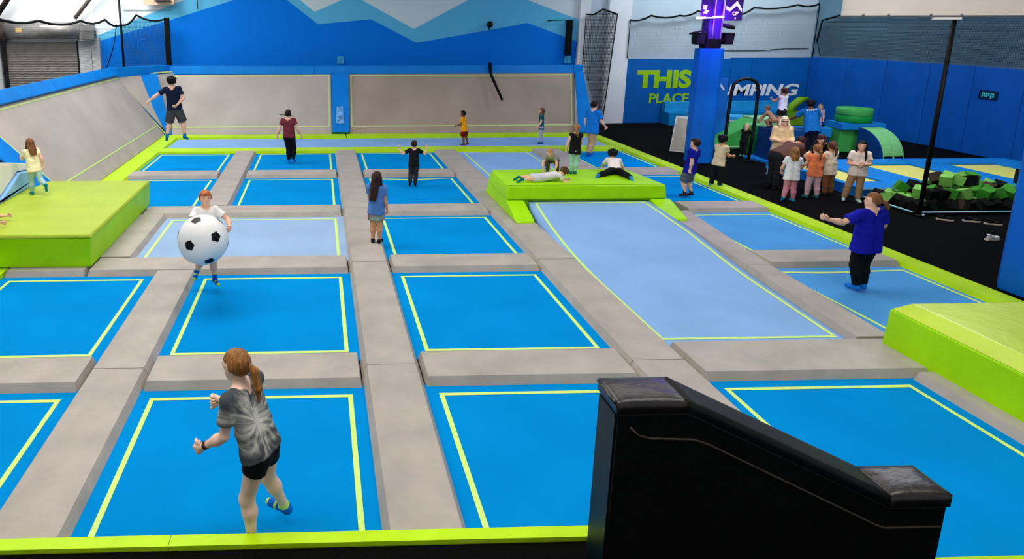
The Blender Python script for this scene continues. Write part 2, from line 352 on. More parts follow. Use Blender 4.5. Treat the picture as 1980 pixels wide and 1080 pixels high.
def boxes():
    # big lime box on the left
    t = thing('foam_box', 'big lime green padded box at the left, running girl on top', 'box', (-5.2, 13.3, .1))
    def loc(o, b): o.location = (-b[0], -b[1], -b[2]); return o
    b = (-5.2, 13.3, .1)
    loc(quadprism('body', [(-7.9, 11.2, .1), (-3.99, 11.2, .1), (-3.99, 15.3, .1), (-7.9, 15.3, .1)], [(-7.9, 11.2, .63), (-3.96, 11.2, .63), (-3.96, 15.32, .63), (-7.9, 15.32, .63)], LIMEBOX, t, .02), b)
    loc(quadprism('top_cover', [(-7.9, 11.17, .632), (-3.94, 11.17, .632), (-3.94, 15.34, .632), (-7.9, 15.34, .632)], [(-7.9, 11.2, .69), (-3.97, 11.2, .69), (-3.97, 15.3, .69), (-7.9, 15.3, .69)], mat('lime_top_vinyl', (168, 188, 56), .5, .05, 1.2, .45, 2.5), t, .02), b)
    # lime box on the right
    t = thing('foam_box', 'big lime green padded box at the right frame edge', 'box', (9, 6, .06)); b = (9, 6, .06)
    loc(quadprism('body', [(7.36, 3.2, .06), (10.9, 3.2, .06), (10.9, 7.98, .06), (7.36, 7.98, .06)], [(7.38, 3.2, .58), (10.9, 3.2, .58), (10.9, 7.96, .58), (7.38, 7.96, .58)], LIMEBOX, t, .02), b)
    loc(quadprism('top_cover', [(7.385, 3.2, .582), (10.9, 3.2, .582), (10.9, 7.96, .582), (7.385, 7.96, .582)], [(7.56, 3.3, .70), (10.85, 3.3, .70), (10.85, 7.85, .70), (7.56, 7.85, .70)], mat('lime_top_lit', (190, 216, 50), .35, .06, 1.4, .4, 2.5, spec=.4), t, .025), b)  # top cover: brighter copy of the lime vinyl, making up for weaker light
    # green platform in the middle
    t = thing('platform', 'lime green padded platform at the top of the ramped trampoline', 'platform', (5.95, 15.3, .1)); b = (5.95, 15.3, .1)
    loc(quadprism('body', [(4.14, 14.46, .1), (7.74, 14.46, .1), (7.66, 16.2, .1), (4.14, 16.3, .1)], [(4.18, 14.44, .375), (7.72, 14.44, .375), (7.62, 16.15, .375), (4.18, 16.15, .375)], LIMEBOX, t, .02), b)
    loc(quadprism('top_pad', [(4.13, 14.36, .38), (7.76, 14.36, .38), (7.62, 16.2, .38), (4.17, 16.2, .38)], [(4.17, 14.40, .70), (7.72, 14.40, .70), (7.56, 16.12, .70), (4.24, 16.12, .70)], LIMEBOX, t, .05, 3), b)
    loc(panel('seam', [(4.17, 14.43, .703), (7.72, 14.43, .703), (7.72, 14.45, .703), (4.17, 14.45, .703)], .004, mat('seam_shadow_green', (92, 130, 10)), t, 0), b)
    loc(prism('side_wedge', [(13.5, .1), (14.44, .1), (14.44, .375), (14.3, .375), (13.55, .16)], 'x', 4.12, 4.52, LIMEBOX, t, .03), b)
    loc(prism('side_wedge', [(13.55, .1), (14.44, .1), (14.44, .375), (14.3, .375), (13.6, .16)], 'x', 7.38, 7.82, LIMEBOX, t, .03), b)
boxes()
# ------------------------------------------------------------------ leaning wall trampolines
def lerp(a, b, t): return tuple(a[i]+(b[i]-a[i])*t for i in range(3))
def inset_poly(pts, ins):
    P = [Vector(p) for p in pts]; n = (P[1]-P[0]).cross(P[-1]-P[0]).normalized(); L = []
    for i in range(len(P)):
        d = (P[(i+1) % len(P)]-P[i]).normalized(); L.append((P[i]+n.cross(d)*ins[i], d))
    out = []
    for i in range(len(P)):
        (p, d), (q, e) = L[i-1], L[i]; c = d.cross(e); t = (q-p).cross(e).dot(c)/c.dot(c); out.append(p+d*t)
    return out, n
def flat(pts):
    P = [Vector(p) for p in pts]; c = sum(P, Vector())/len(P); n = Vector()
    for a, b in zip(P, P[1:]+P[:1]): n += (a-c).cross(b-c)
    n.normalize(); return [tuple(p-n*(p-c).dot(n)) for p in P]
def lean_panel(label, pts, ins, m=None):
    pts = flat(pts)
    c = Vector(pts[0]); Q = [tuple(Vector(p)-c) for p in pts]
    t = thing('leaning_trampoline', label, 'wall trampoline', c, 0, 'leaning wall trampolines')
    panel('bed', Q, .03, m or LEAN, t, .005)
    out, n = inset_poly(Q, ins); inn, _ = inset_poly(Q, [i+.05 for i in ins]); bm = bmesh.new()
    A = [bm.verts.new(p+n*.006) for p in out]; B = [bm.verts.new(p+n*.006) for p in inn]
    for i in range(len(A)): bm.faces.new((A[i], A[(i+1) % len(A)], B[(i+1) % len(A)], B[i]))
    finish('border_line', bm, mat('pale_lime_tape', (196, 214, 140), .7, .04, 10), t); return t
def bar_pad(name, label, a, b, wd, th, up, m=BLUEPAD, group=None, cat='pad'):
    # padded bar from a to b; 'up' = direction of its width
    a, b, up = Vector(a), Vector(b), Vector(up); d = (b-a).normalized(); up = (up-d*up.dot(d)).normalized(); n = d.cross(up)
    q = [(-up*wd/2-n*th/2), (up*wd/2-n*th/2), (up*wd/2+n*th/2), (-up*wd/2+n*th/2)]
    bm = bmesh.new(); hexa(bm, q, [b-a+k for k in q]); bmesh.ops.recalc_face_normals(bm, faces=bm.faces[:]); bevel(bm, .02)
    o = finish(name, bm, m); o.location = a; return tag(o, label, cat, group)
def lean():
    B0, B1 = (-5.95, 15.75, .1), (-5.95, 25.75, .1); T1, T0 = (-7.5, 25.25, 2.36), (-7.5, 14.6, 2.36)
    B2, T2 = (-5.66, 25.62, .1), (-5.97, 27.3, 2.27)
    B3, T3 = (.46, 25.62, .1), (.46, 27.3, 2.27); B4, T4 = (1.16, 25.62, .1), (1.18, 27.3, 2.27); B5, T5 = (9.95, 25.62, .1), (10.38, 27.3, 2.27)
    Pa, Pb = lerp(T1, T2, .33), lerp(T1, T2, .70)
    lean_panel('grey leaning wall trampoline with lime line, on the left side', [B0, B1, T1, T0], [.42, .05, .06, .05])
    lean_panel('grey leaning wall trampoline, left panel of the back wall', [B2, B3, T3, T2], [.30, .06, .06, .05])
    lean_panel('grey leaning wall trampoline, right panel of the back wall', [B4, B5, T5, T4], [.30, .10, .06, .06], mat('shaded_wall_trampoline', (166, 148, 132), .7, .06, .8))  # right panel's base colour is browner to carry the dimmer light there
    def dv(label, pts, th=.06, m=BLUEPAD):
        pts = flat(pts)
        c = Vector(pts[0]); o = panel('divider_pad', [tuple(Vector(p)-c) for p in pts], -th, m, None, .02); o.location = c; return tag(o, label, 'pad', 'blue divider pads')
    lean_panel('grey leaning corner trampoline behind the slanted blue divider', [(B1[0]+.02, B1[1]+.0, .1), (B2[0]-.02, B2[1], .1), T2, T1], [.03, .05, .06, .05])
    dv('blue slanted divider pad in the far left corner', [lerp(B1, B2, -.15), lerp(B1, B2, 1.15), Pb, Pa], .09)
    dv('blue divider pad between the two grey back wall panels', [(.48, 25.60, .13), (1.14, 25.60, .13), (1.18, 27.26, 2.25), (.48, 27.26, 2.25)], .09)
    t = panel('scuff', [(.0, 0, 0), (.34, 0, 0), (.30, .47, .6), (.05, .47, .6)], .004, mat('scuffed_blue', (110, 170, 226), .7, .3, 9), bpy.data.objects['divider_pad.001'], 0); t.location = (.13, .2, .3); t.location.y -= .09*.79; t.location.z += .09*.61
    dv('blue divider pad at the right end of the grey back wall', [(9.97, 25.36, .1), (10.55, 25.2, .1), (10.72, 27.2, 2.28), (10.40, 27.27, 2.27)], .10)
    dv('blue slanted divider pad left of the running girl, end of the left wall', [(-6.0, 15.0, .1), (-5.95, 15.7, .1), (-7.5, 14.55, 2.36), (-7.55, 13.9, 2.36)])
    # top pads
    u = (0, .15, 1); TP = 'blue top pads'
    up = (-.6, 0, 1)
    bar_pad('top_pad', 'blue top pad on the left leaning wall, near length', (-7.58, 13.0, 2.53), (-7.58, 19.3, 2.53), .36, .16, up, group=TP)
    bar_pad('top_pad', 'blue top pad on the left leaning wall, far length', (-7.58, 19.31, 2.53), (-7.58, 25.25, 2.53), .36, .16, up, group=TP)
    bar_pad('top_pad', 'blue top pad across the far left corner', (-7.57, 25.27, 2.53), (-6.02, 27.38, 2.48), .34, .14, (0, 0, 1), group=TP)
    bar_pad('top_pad', 'blue top pad on the back wall, left length', (-6.0, 27.38, 2.44), (-.2, 27.38, 2.42), .33, .16, u, group=TP)
    bar_pad('top_pad', 'blue top pad on the back wall, right length', (-.19, 27.38, 2.42), (10.45, 27.38, 2.42), .33, .16, u, group=TP)
    o = boxo('top_pad', (0, .38, -.1, .14, -.35, .2), BLUEPAD, bv=.03); o.location = (10.35, 27.36, 2.40); tag(o, 'short blue top pad at the right end of the back wall', 'pad', TP)
    # climbing wall with black net and padded mountain at the left frame edge
    t = thing('climbing_frame', 'blue slanted climbing wall covered in black cargo net at the left edge', 'climbing frame', (-7.02, 14.9, .695))
    A = [(0, .75, 0), (-1.08, -.1, 1.66), (-1.08, -4.2, 1.66), (0, -4.2, 0)]
    panel('backing', A[::-1], .05, BLUEPAD, t, .01)
    bm = bmesh.new(); n = Vector((.83, 0, .55))
    P = lambda u, v: Vector(lerp(lerp(A[0], A[3], u), lerp(A[1], A[2], u), v)) + n*.05
    for i in range(17): tube(bm, [P(i/16, k/6) for k in range(7)], .016, 5)
    for j in range(13): tube(bm, [P(k/6, j/12) for k in range(7)], .016, 5)
    finish('cargo_net', bm, BLACKN, t)
    t = thing('foam_wedge', 'white and pale blue padded mountain wedge behind the left lime box', 'wedge', (-6.42, 14.0, .1))
    def sh(o): o.location = (6.42, -14.0, -.1); return o
    sh(prism('blue_face', [(12.2, .695), (15.3, .695), (15.3, .86), (14.75, 1.05), (14.3, 1.12), (13.3, .74), (12.2, .62)], 'x', -7.15, -6.43, mat('pale_blue_vinyl', (140, 188, 236), .5, .05, 2), t, .03))
    sh(prism('white_top', [(12.2, .64), (13.29, .76), (14.29, 1.145), (14.76, 1.075), (15.29, .88), (15.2, 1.03), (14.7, 1.24), (13.5, 1.50), (12.2, 1.55)], 'x', -7.15, -6.50, WHITE, t, .02))
lean()
# ------------------------------------------------------------------ black stair wall in front
def stair_wall():
    o0 = Vector((3.1, 4.15, .06))
    t = thing('stair_wall', 'tall black padded stair side wall with sloping top, in the foreground', 'padded wall', o0)
    def sh(o): o.location = -o0; return o
    Y0, Y1 = 4.0, 4.30
    sh(prism('side_panel', [(1.975, .06), (4.36, .06), (4.365, .90), (3.96, .90), (2.45, 1.66), (1.975, 1.66)], 'y', Y0, Y1, BLACKV, t, .015))
    def cap(name, prof, th, m, puff=0, y0=Y0-.012, y1=Y1+.012, nu=14, nv=8):
        # closed cover following a profile line, slightly domed
        L = [0]
        for a, b in zip(prof, prof[1:]): L.append(L[-1]+math.dist(a, b))
        def at(s):
            for i in range(len(prof)-1):
                if s <= L[i+1] or i == len(prof)-2:
                    k = (s-L[i])/(L[i+1]-L[i]); return (prof[i][0]+(prof[i+1][0]-prof[i][0])*k, prof[i][1]+(prof[i+1][1]-prof[i][1])*k)
        bm = bmesh.new(); top = {}; bot = {}
        for i in range(nu+1):
            for j in range(nv+1):
                x, z = at(L[-1]*i/nu); v = j/nv; y = y0+(y1-y0)*v
                d = puff*(1-(2*v-1)**4)*(1-(2*i/nu-1)**4)
                top[i, j] = bm.verts.new((x, y, z+th+d)); bot[i, j] = bm.verts.new((x, y, z))
        for i in range(nu):
            for j in range(nv):
                bm.faces.new((top[i, j], top[i+1, j], top[i+1, j+1], top[i, j+1])); bm.faces.new((bot[i, j], bot[i, j+1], bot[i+1, j+1], bot[i+1, j]))
        for i in range(nu):
            bm.faces.new((bot[i, 0], bot[i+1, 0], top[i+1, 0], top[i, 0])); bm.faces.new((bot[i+1, nv], bot[i, nv], top[i, nv], top[i+1, nv]))
        for j in range(nv):
            bm.faces.new((bot[0, j+1], bot[0, j], top[0, j], top[0, j+1])); bm.faces.new((bot[nu, j], bot[nu, j+1], top[nu, j+1], top[nu, j]))
        bevel(bm, .008, 1); return sh(finish(name, bm, m, t, True))
    cap('high_cap', [(1.962, 1.66), (2.44, 1.66)], .085, BLACKCAP, .02)
    cap('slope_cover', [(2.445, 1.665), (3.94, .915)], .085, mat('dull_black_vinyl', (26, 27, 28), .5, .15, 2, .1, 10), .004)
    cap('low_cap', [(3.945, .90), (4.375, .90)], .095, BLACKCAP, .02)
    pip = mat('piping_cord', (70, 62, 56), .25, .1, 6)  # lighter colour carries the highlight along the dark glossy cord
    zz = [(2.06, 1.56), (2.12, 1.50), (2.2, 1.475), (2.5, 1.46), (2.6, 1.425), (3.86, .77), (3.93, .74), (4.34, .74)]
    sh(tubeo('piping', [(x, Y0-.006, z) for x, z in zz], .0075, pip, t))
    sh(boxo('end_panel', (1.962, 1.976, Y0+.02, Y1-.02, .1, 1.64), mat('teal_reflection_vinyl', (6, 22, 32), .35, .2, 2), t, .004))  # teal colour stands in for a bluish reflection on the black end
    sh(tubeo('cap_flap', [(1.955, Y0+.01, 1.735), (1.955, Y0+.1, 1.728), (1.957, Y0+.2, 1.74), (1.955, Y1-.01, 1.737)], .014, BLACKCAP, t))
stair_wall()
# ------------------------------------------------------------------ steel columns with blue padding
def octo(r, rot=PI/8): return [(r*math.cos(rot+k*PI/4), r*math.sin(rot+k*PI/4)) for k in range(8)]
COLBLUE = mat('column_pad_blue', (6, 98, 200), .5, .06, 1.2, .15, 3)
def columns():
    t = thing('column', 'blue padded column with black steel top glowing purple, beside the carpet', 'column', (11.67, 20.05, .06))
    prism('padding', octo(.40), 'z', 0, 3.43, COLBLUE, t, .02)
    PST = mat('lamp_tinted_black_steel', (62, 40, 110), .35, .2, 4)  # black steel with the tube lamp's purple light put into its colour
    prism('steel_post', [(-.2, -.2), (.2, -.2), (.2, .2), (-.2, .2)], 'z', 3.43, 8.9, PST, t, .01)
    prism('clamp_band', octo(.30), 'z', 3.46, 3.72, BLACKM, t, .02)
    for x in (-.09, .16): tubeo('cable', [(x, -.215, 3.7), (x+.012, -.215, 5.0), (x, -.215, 8.8)], .016, mat('pale_cable', (200, 180, 225), .5), t)
    for sx in (-1, 1):
        o = thing('speaker', 'black box speaker clamped to the %s of the purple lit column' % ('left' if sx < 0 else 'right'), 'speaker', (11.67+sx*.43, 19.95, 3.60))
        quadprism('cabinet', [(-.13, -.13, 0), (.13, -.13, 0), (.13, .13, 0), (-.13, .13, 0)], [(-.15, -.15, .36), (.15, -.15, .36), (.15, .15, .36), (-.15, .15, .36)], BLACKM, o, .02)
        boxo('grille', (-.11, .11, -.152, -.14, .03, .32), mat('speaker_grille', (22, 20, 30), .8, .2, 60), o, .004)
        boxo('bracket', (-.18, -.12, -.05, .05, .1, .25) if sx > 0 else (.12, .18, -.05, .05, .1, .25), BLACKM, o, .005)
    o = thing('purple_tube_lamp', 'glowing purple light tube mounted across the steel column', 'lamp', (11.46, 19.66, 4.40))
    bm = bmesh.new(); tube(bm, [(-.50, 0, -.02), (.52, 0, .02)], .028, 10); finish('tube', bm, mat('uv_tube', (190, 150, 255), .4, 0, 1, emis=(196, 160, 255), estr=9), o, True)
    boxo('mount', (-.1, .2, .02, .2, -.03, .03), BLACKM, o, .005)
    for x, y, e in ((-.45, -.25, 26), (.2, -.3, 30), (.45, .25, 20)):
        l = bpy.data.lights.new('purple_glow', 'POINT'); l.energy = e*2.8; l.color = (.25, .02, 1); l.shadow_soft_size = .1
        q = bpy.data.objects.new('purple_glow', l); q.location = (11.46+x, 19.60+y, 4.45); COL.objects.link(q)
    SG = mat('lamp_tinted_sign_black', (38, 14, 62), .5, .05, 3)  # black boards, purple lamp light mixed into the base colour
    o = thing('hanging_sign', 'dark square sign with white zigzag mountain mark, right of the purple lamp', 'sign', (12.0, 19.6, 4.30))
    boxo('board', (-.25, .25, -.02, .02, 0, .62), SG, o, .005)
    zg = [(-.24, .42), (-.13, .36), (.06, .56), (.22, .33)]; bm = bmesh.new()
    lo = [(x, z-.10) for x, z in zg]; lo[2] = (.06, .43)
    V = [bm.verts.new((x, -.024, z)) for x, z in zg]; W = [bm.verts.new((x, -.024, z)) for x, z in lo]
    for i in range(3): bm.faces.new((V[i], W[i], W[i+1], V[i+1]))
    wm = mat('sign_white', (240, 238, 246), .5, 0)
    finish('mountain_mark', bm, wm, o)
    textm('lettering', "CP'", .13, wm, (-.05, -.023, .16), (PI/2, 0, 0), o, .002, .004)
    boxo('dot', (.03, .07, -.024, -.02, .05, .09), wm, o, 0)
    o = thing('hanging_sign', 'dark sign turned edge-on with white marks, left of the purple lamp post', 'sign', (11.24, 19.65, 4.40), -.5)
    boxo('board', (-.16, .16, -.02, .02, 0, .52), SG, o, .005)
    for a, b in (((-.10, .12), (.06, .20)), ((-.12, .24), (.0, .34))):
        prism('white_mark', [a, (a[0]+.1, a[1]-.03), b, (b[0]-.1, b[1]+.0)], 'y', -.025, -.02, wm, o, 0)
    o = tubeo('black_arm', [(0, 0, 0), (.52, 0, .12)], .028, BLACKM); o.location = (10.82, 19.7, 3.93); tag(o, 'black bar sticking out left of the purple column, above the speaker', 'bar')
    o = thing('spot_lamp', 'small black spot lamp on the right side of the purple column', 'lamp', (11.86, 19.65, 4.12))
    bm = bmesh.new(); tube(bm, [(-.08, 0, .05), (.02, 0, .03), (.22, -.06, -.03)], [.05, .07, .05], 10); finish('head', bm, BLACKM, o, True)
    tubeo('arm', [(-.12, .05, .1), (0, 0, .05)], .012, BLACKM, o)
    t = thing('column', 'blue padded column at the right frame edge, near the foam pit', 'column', (11.28, 9.62, .06))
    prism('padding', octo(.52), 'z', 0, 5.2, COLBLUE, t, .02)
    prism('steel_post', [(-.15, -.15), (.15, -.15), (.15, .15), (-.15, .15)], 'z', 5.2, 8.9, BLACKM, t, .01)
columns()
# ------------------------------------------------------------------ right and back walls: mats, nets, lettering
def net_material(name, col, dens, cell=.05):
    m = bpy.data.materials.new(name); m.use_nodes = True; nt = m.node_tree; b = nt.nodes['Principled BSDF']
    b.inputs['Base Color'].default_value = s2l(col); b.inputs['Roughness'].default_value = .9
    tc = nt.nodes.new('ShaderNodeTexCoord'); sp = nt.nodes.new('ShaderNodeSeparateXYZ'); nt.links.new(tc.outputs['UV'], sp.inputs[0])
    ms = []
    for ax in 'XY':
        d = nt.nodes.new('ShaderNodeMath'); d.operation = 'DIVIDE'; d.inputs[1].default_value = cell; nt.links.new(sp.outputs[ax], d.inputs[0])
        f = nt.nodes.new('ShaderNodeMath'); f.operation = 'FRACT'; nt.links.new(d.outputs[0], f.inputs[0])
        k = nt.nodes.new('ShaderNodeMath'); k.operation = 'LESS_THAN'; k.inputs[1].default_value = dens; nt.links.new(f.outputs[0], k.inputs[0]); ms.append(k)
    mx = nt.nodes.new('ShaderNodeMath'); mx.operation = 'MAXIMUM'; nt.links.new(ms[0].outputs[0], mx.inputs[0]); nt.links.new(ms[1].outputs[0], mx.inputs[1])
    nt.links.new(mx.outputs[0], b.inputs['Alpha']); return m
def net(label, top, zb, m, rope=.035, group='safety nets', sides=(True, True), plane='xz', foot=None):
    # top: list of 3-D points; the sheet hangs to height zb (or to the polyline foot)
    o0 = Vector(top[0]); t = thing('safety_net', label, 'net', o0, 0, group)
    P = [Vector(p)-o0 for p in top]; Q = []; N = 6
    for a, b in zip(P, P[1:]):
        for k in range(N):
            Q.append(a.lerp(b, k/N))
    Q.append(P[-1]); F = []
    for i, q in enumerate(Q):
        if foot:
            s = i/(len(Q)-1)*(len(foot)-1); k = min(int(s), len(foot)-2); F.append(Vector(foot[k]).lerp(Vector(foot[k+1]), s-k)-o0)
        else: F.append(Vector((q.x, q.y, zb-o0.z)))
    bm = bmesh.new(); uv = bm.loops.layers.uv.new('UVMap'); L = 0; prev = None; M = 8
    for i, (q, f) in enumerate(zip(Q, F)):
        if i: L += (q-Q[i-1]).xy.length
        vs = []
        for j in range(M+1):
            p = q.lerp(f, j/M); w = .03*math.sin(L*7+j*.4)*min(1, j/2) if 0 < i < len(Q)-1 else 0
            d = (P[-1]-P[0]).normalized(); p = p + Vector((-d.y, d.x, 0))*w; vs.append((bm.verts.new(p), (L, p.z+5)))
        if prev:
            for j in range(M):
                fc = bm.faces.new((prev[j][0], prev[j+1][0], vs[j+1][0], vs[j][0]))
                for lp, c in zip(fc.loops, (prev[j][1], prev[j+1][1], vs[j+1][1], vs[j][1])): lp[uv].uv = c
        prev = vs
    finish('mesh_sheet', bm, m, t, True)
    tubeo('top_rope', Q, rope, BLACKN, t, 6)
    if sides[0]: tubeo('edge_cord', [Q[0], F[0]], .02, BLACKN, t, 5)
    if sides[1]: tubeo('edge_cord', [Q[-1], F[-1]], .02, BLACKN, t, 5)
    return t
def sag(pts, d=.16, y=None, n=4):
    # hang a rope between hooks: pts [(x,y,z)...]
    out = []
    for a, b in zip(pts, pts[1:]):
        for k in range(n):
            s = k/n; out.append(tuple(a[i]+(b[i]-a[i])*s for i in range(2)) + (a[2]+(b[2]-a[2])*s - d*4*s*(1-s),))
    out.append(tuple(pts[-1])); return out
def walls_right():
    # blue wall mats on the wall with the lettering
    MAT1 = mat('wall_mat_blue', (4, 92, 172), .55, .06, 1.0, .15, 3)
    xs = [12.97, 15.2, 17.45, 18.35, 20.86]
    for i, t in enumerate(('under the green lettering, left part', 'behind the blue column', 'behind the black arch', 'in the right corner, behind the white lettering')):
        o = boxo('wall_mat', (0, xs[i+1]-xs[i]-.012, -.12, 0, 0, 2.70+(.06 if i > 1 else 0)), MAT1, bv=.02); o.location = (xs[i], 28.38, .06)
        tag(o, 'tall blue wall mat %s' % t, 'wall mat', 'blue wall mats')
    ys = [28.2, 26.2, 24.3, 22.5, 20.9, 19.3, 17.5]
    zt = [2.84, 2.86, 2.88, 2.88, 2.88, 2.86, 2.86]
    for i in range(6):
        o = prism('wall_mat', [(0, .1), (ys[i+1]-ys[i]+.012, .1), (ys[i+1]-ys[i]+.012, zt[i+1]), (0, zt[i])], 'x', -.13, 0, DEEP, None, .03); o.location = (20.93, ys[i], .0)
        tag(o, 'deep blue wall mat on the right wall, %s' % ('in the corner', 'second from the corner', 'third from the corner', 'fourth from the corner, behind the pole', 'fifth from the corner', 'nearest the right column')[i], 'wall mat', 'deep blue wall mats')
    tl = mat('teal_band_paint', (10, 132, 196), .5, .12, 3)
    for x0, x1, z0, z1, t in ((14.6, 15.9, .06, .98, 'left of the blue column'), (16.0, 19.6, .06, 1.0, 'behind the green soft play pieces')):
        o = thing('foam_bench', 'teal blue soft play bench against the wall, %s' % t, 'bench', (x0, 28.0, .06))
        boxo('base', (0, x1-x0, -.5, .2, 0, (z1-.06)*.55), tl, o, .03); boxo('back_rest', (0, x1-x0, -.1, .2, (z1-.06)*.56, z1-.06), mat('light_teal', (40, 160, 220), .5, .1, 2), o, .03)
    g = mat('lettering_lime', (150, 196, 24), .5, .03, 3); wl = mat('lettering_white', (238, 234, 232), .5, .02, 3)
    def lettering(label, body, x0, x1, z0, z1, m, off=.03, shear=0):
        o = textm('lettering', body, 1, m, (x0, 28.25, z0), (PI/2, 0, 0), None, .006, off*.55, shear, width=(x1-x0, z1-z0)); tag(o, label, 'lettering')
    lettering('large lime green lettering THIS on the blue wall mat', 'THIS', 13.45, 15.78, 1.54, 2.32, g, .085)
    lettering('smaller lime green lettering PLACE below the word THIS', 'PLACE', 14.05, 15.76, .90, 1.32, g, .04)
    lettering('white slanted lettering JUMPING on the blue wall mat', 'JUMPING', 16.62, 20.5, 1.06, 1.70, wl, .06, .14)
    sw = mat('painted_lime', (120, 170, 30), .5, .05, 2)
    bm = bmesh.new(); tube(bm, [(0, 0, 0), (.12, 0, .30), (.40, 0, .52), (.72, 0, .60)], [.12, .16, .16, .07], 8)
    o = finish('foam_arch', bm, sw, None, True); o.location = (19.75, 27.6, .55); tag(o, 'curved lime green foam piece in front of the white lettering', 'foam piece')
    o = boxo('base', (19.6, 20.3, 27.3, 27.9, .06, .6), sw, None, .03); o.name = 'foam_block'; tag(o, 'lime foam block under the curved foam piece by the corner', 'foam block')
    # nets
    NG = net_material('grey_net', (52, 58, 62), .07); ND = net_material('dense_black_net', (18, 36, 44), .19, .05); NS = net_material('slim_net', (40, 46, 50), .30, .06)
    top = sag([(12.89, 28.1, 4.38), (13.75, 28.1, 4.56), (14.95, 28.1, 4.56), (15.7, 28.1, 4.74), (17.2, 28.1, 4.55), (18.05, 28.1, 4.87), (19.9, 28.1, 4.98), (20.8, 28.1, 5.02)], .09)
    net('wide grey safety net with wavy black top rope above the lettering wall', top, 2.8, NG, .04)
    net('slim dark gathered net hanging beside the white pillar', [(10.99, 28.0, 4.61), (11.3, 28.0, 4.60), (11.67, 28.0, 4.82), (12.29, 28.0, 4.61)], 0, NS, .035, foot=[(10.98, 28.0, 2.5), (11.35, 28.0, 1.5), (11.6, 28.0, .9), (12.0, 28.0, .1)])
    tr = [(20.75, 27.9, 3.5), (20.75, 27.75, 4.35), (20.75, 26.7, 4.56), (20.75, 23, 4.6), (20.75, 17.4, 4.6)]
    net('dark net stretched over the upper right wall above the deep blue mats', tr, 2.9, ND, .035, foot=[(20.75, 27.6, 2.92), (20.75, 27.5, 2.92), (20.75, 26.5, 2.92), (20.75, 23, 2.92), (20.75, 17.4, 2.92)])
    NL = net_material('thin_black_net', (20, 22, 26), .09)
    hk = [(-7.9, 14.0, 4.3), (-7.9, 16.6, 4.46), (-7.9, 19.6, 4.34), (-7.9, 23.0, 4.36), (-7.9, 25.6, 4.42), (-8.0, 27.9, 4.22)]
    net('thin black safety net with wavy rope in front of the roller door', sag(hk, .12), 2.4, NL, .04, sides=(False, True))
    net('thin black safety net across the blue back wall corner at the left', sag([(-8.0, 27.92, 4.22), (-7.35, 27.92, 4.62), (-6.22, 27.92, 4.45)], .14), 2.55, net_material('dark_net', (8, 20, 40), .17), .04, sides=(True, False))
    o = boxo('net_post', (-.10, .10, -.06, .06, 0, 1.98), BLACKN, bv=.02); o.location = (-6.15, 27.95, 2.54); tag(o, 'thick black upright net edge at the left end of the bare blue wall', 'post')
    o = tubeo('net_pole', [(0, 0, 0), (-.05, 0, 2.9)], .045, BLACKM); o.location = (-8.0, 28.05, 2.5); tag(o, 'thin black pole where the two left nets meet', 'pole')
    o = tubeo('cable', [(0, 0, 0), (.35, 0, .9), (.5, .05, 1.75)], .02, BLACKM); o.location = (-8.7, 28.0, 2.5); tag(o, 'thin black slanting cable left of the net pole', 'cable')
    o = tubeo('wall_cable', [(0, 0, .08), (1.0, 0, 0), (2.2, 0, .0), (3.4, 0, .08), (4.4, 0, .1)], .014, BLACKM, None, 5); o.location = (16.4, 28.37, 3.1); tag(o, 'thin dark cable sagging along the pale wall right of the purple column', 'cable')
    # white hanging board with the pole below
    o = thing('hanging_board', 'large cream white board hanging at the top right', 'board', (10.79, 13.9, 4.37))
    boxo('panel', (0, 5.2, -.03, .03, 0, 1.0), mat('cream_board', (232, 220, 210), .6, .03, 1.5), o, .008)
    boxo('bottom_rail', (.0, 5.2, -.035, .035, -.035, -.002), mat('rail_grey', (96, 98, 100), .5), o, .004)
    for x in (.42, .95, 1.85, 2.5): 
        bm = bmesh.new(); ball(bm, (x, -.04, .012), .025, 10, 6); finish('bolt', bm, GALV, o, True)
    boxo('clip', (1.9, 2.5, -.06, .0, -.085, -.038), WHITE, o, .004)
    o = thing('pole', 'tall thin black pole from the foam pit up to the white board', 'pole', (13.17, 13.9, .06))
    tubeo('shaft', [(0, 0, .05), (.02, 0, 4.22)], .045, BLACKM, o, 12); bm = bmesh.new(); tube(bm, [(0, 0, 0), (0, 0, .04)], .11, 14); finish('base_plate', bm, BLACKM, o, True)
    bm = bmesh.new(); ball(bm, (-.02, -.13, .05), .035, 12, 8); finish('anchor_knob', bm, mat('chrome', (200, 205, 210), .25, 0, 1, metal=.8), o, True)
    # small sign on the right wall
    o = thing('wall_sign', 'small dark sign with glowing teal marks on the right wall mat', 'sign', (20.78, 20.32, 1.88), PI/2)
    boxo('plate', (-.30, .30, 0, .03, 0, .28), mat('sign_dark', (6, 30, 60), .5), o, .006)
    tm = mat('teal_letters', (60, 170, 180), .5, 0, 1, emis=(60, 170, 180), estr=.25)
    for x0, z0, z1 in ((-.20, .06, .21), (-.06, .08, .21), (.08, .04, .20)):
        bm = bmesh.new(); bx(bm, x0, x0+.035, -.006, 0, z0, z1); bx(bm, x0+.075, x0+.11, -.006, 0, z0+.03, z1); bx(bm, x0, x0+.11, -.0062, -.0002, z1-.03, z1+.002); bx(bm, x0, x0+.11, -.0064, -.0004, z0+.05, z0+.075); finish('teal_mark', bm, tm, o)
    o.rotation_euler = (0, 0, -PI/2)
    # fixtures on the back wall
    def fix(name, label, cat, loc, rz=0): return thing(name, label, cat, loc, rz)
    o = fix('ball_speaker', 'small round black speaker on the blue mural wall', 'speaker', (7.07, 28.36, 4.2))
    bm = bmesh.new(); ball(bm, (0, -.14, .02), .13, 16, 10); finish('shell', bm, BLACKM, o, True); tubeo('stem', [(0, 0, -.1), (0, -.12, -.22), (0, -.14, -.08)], .02, BLACKM, o)
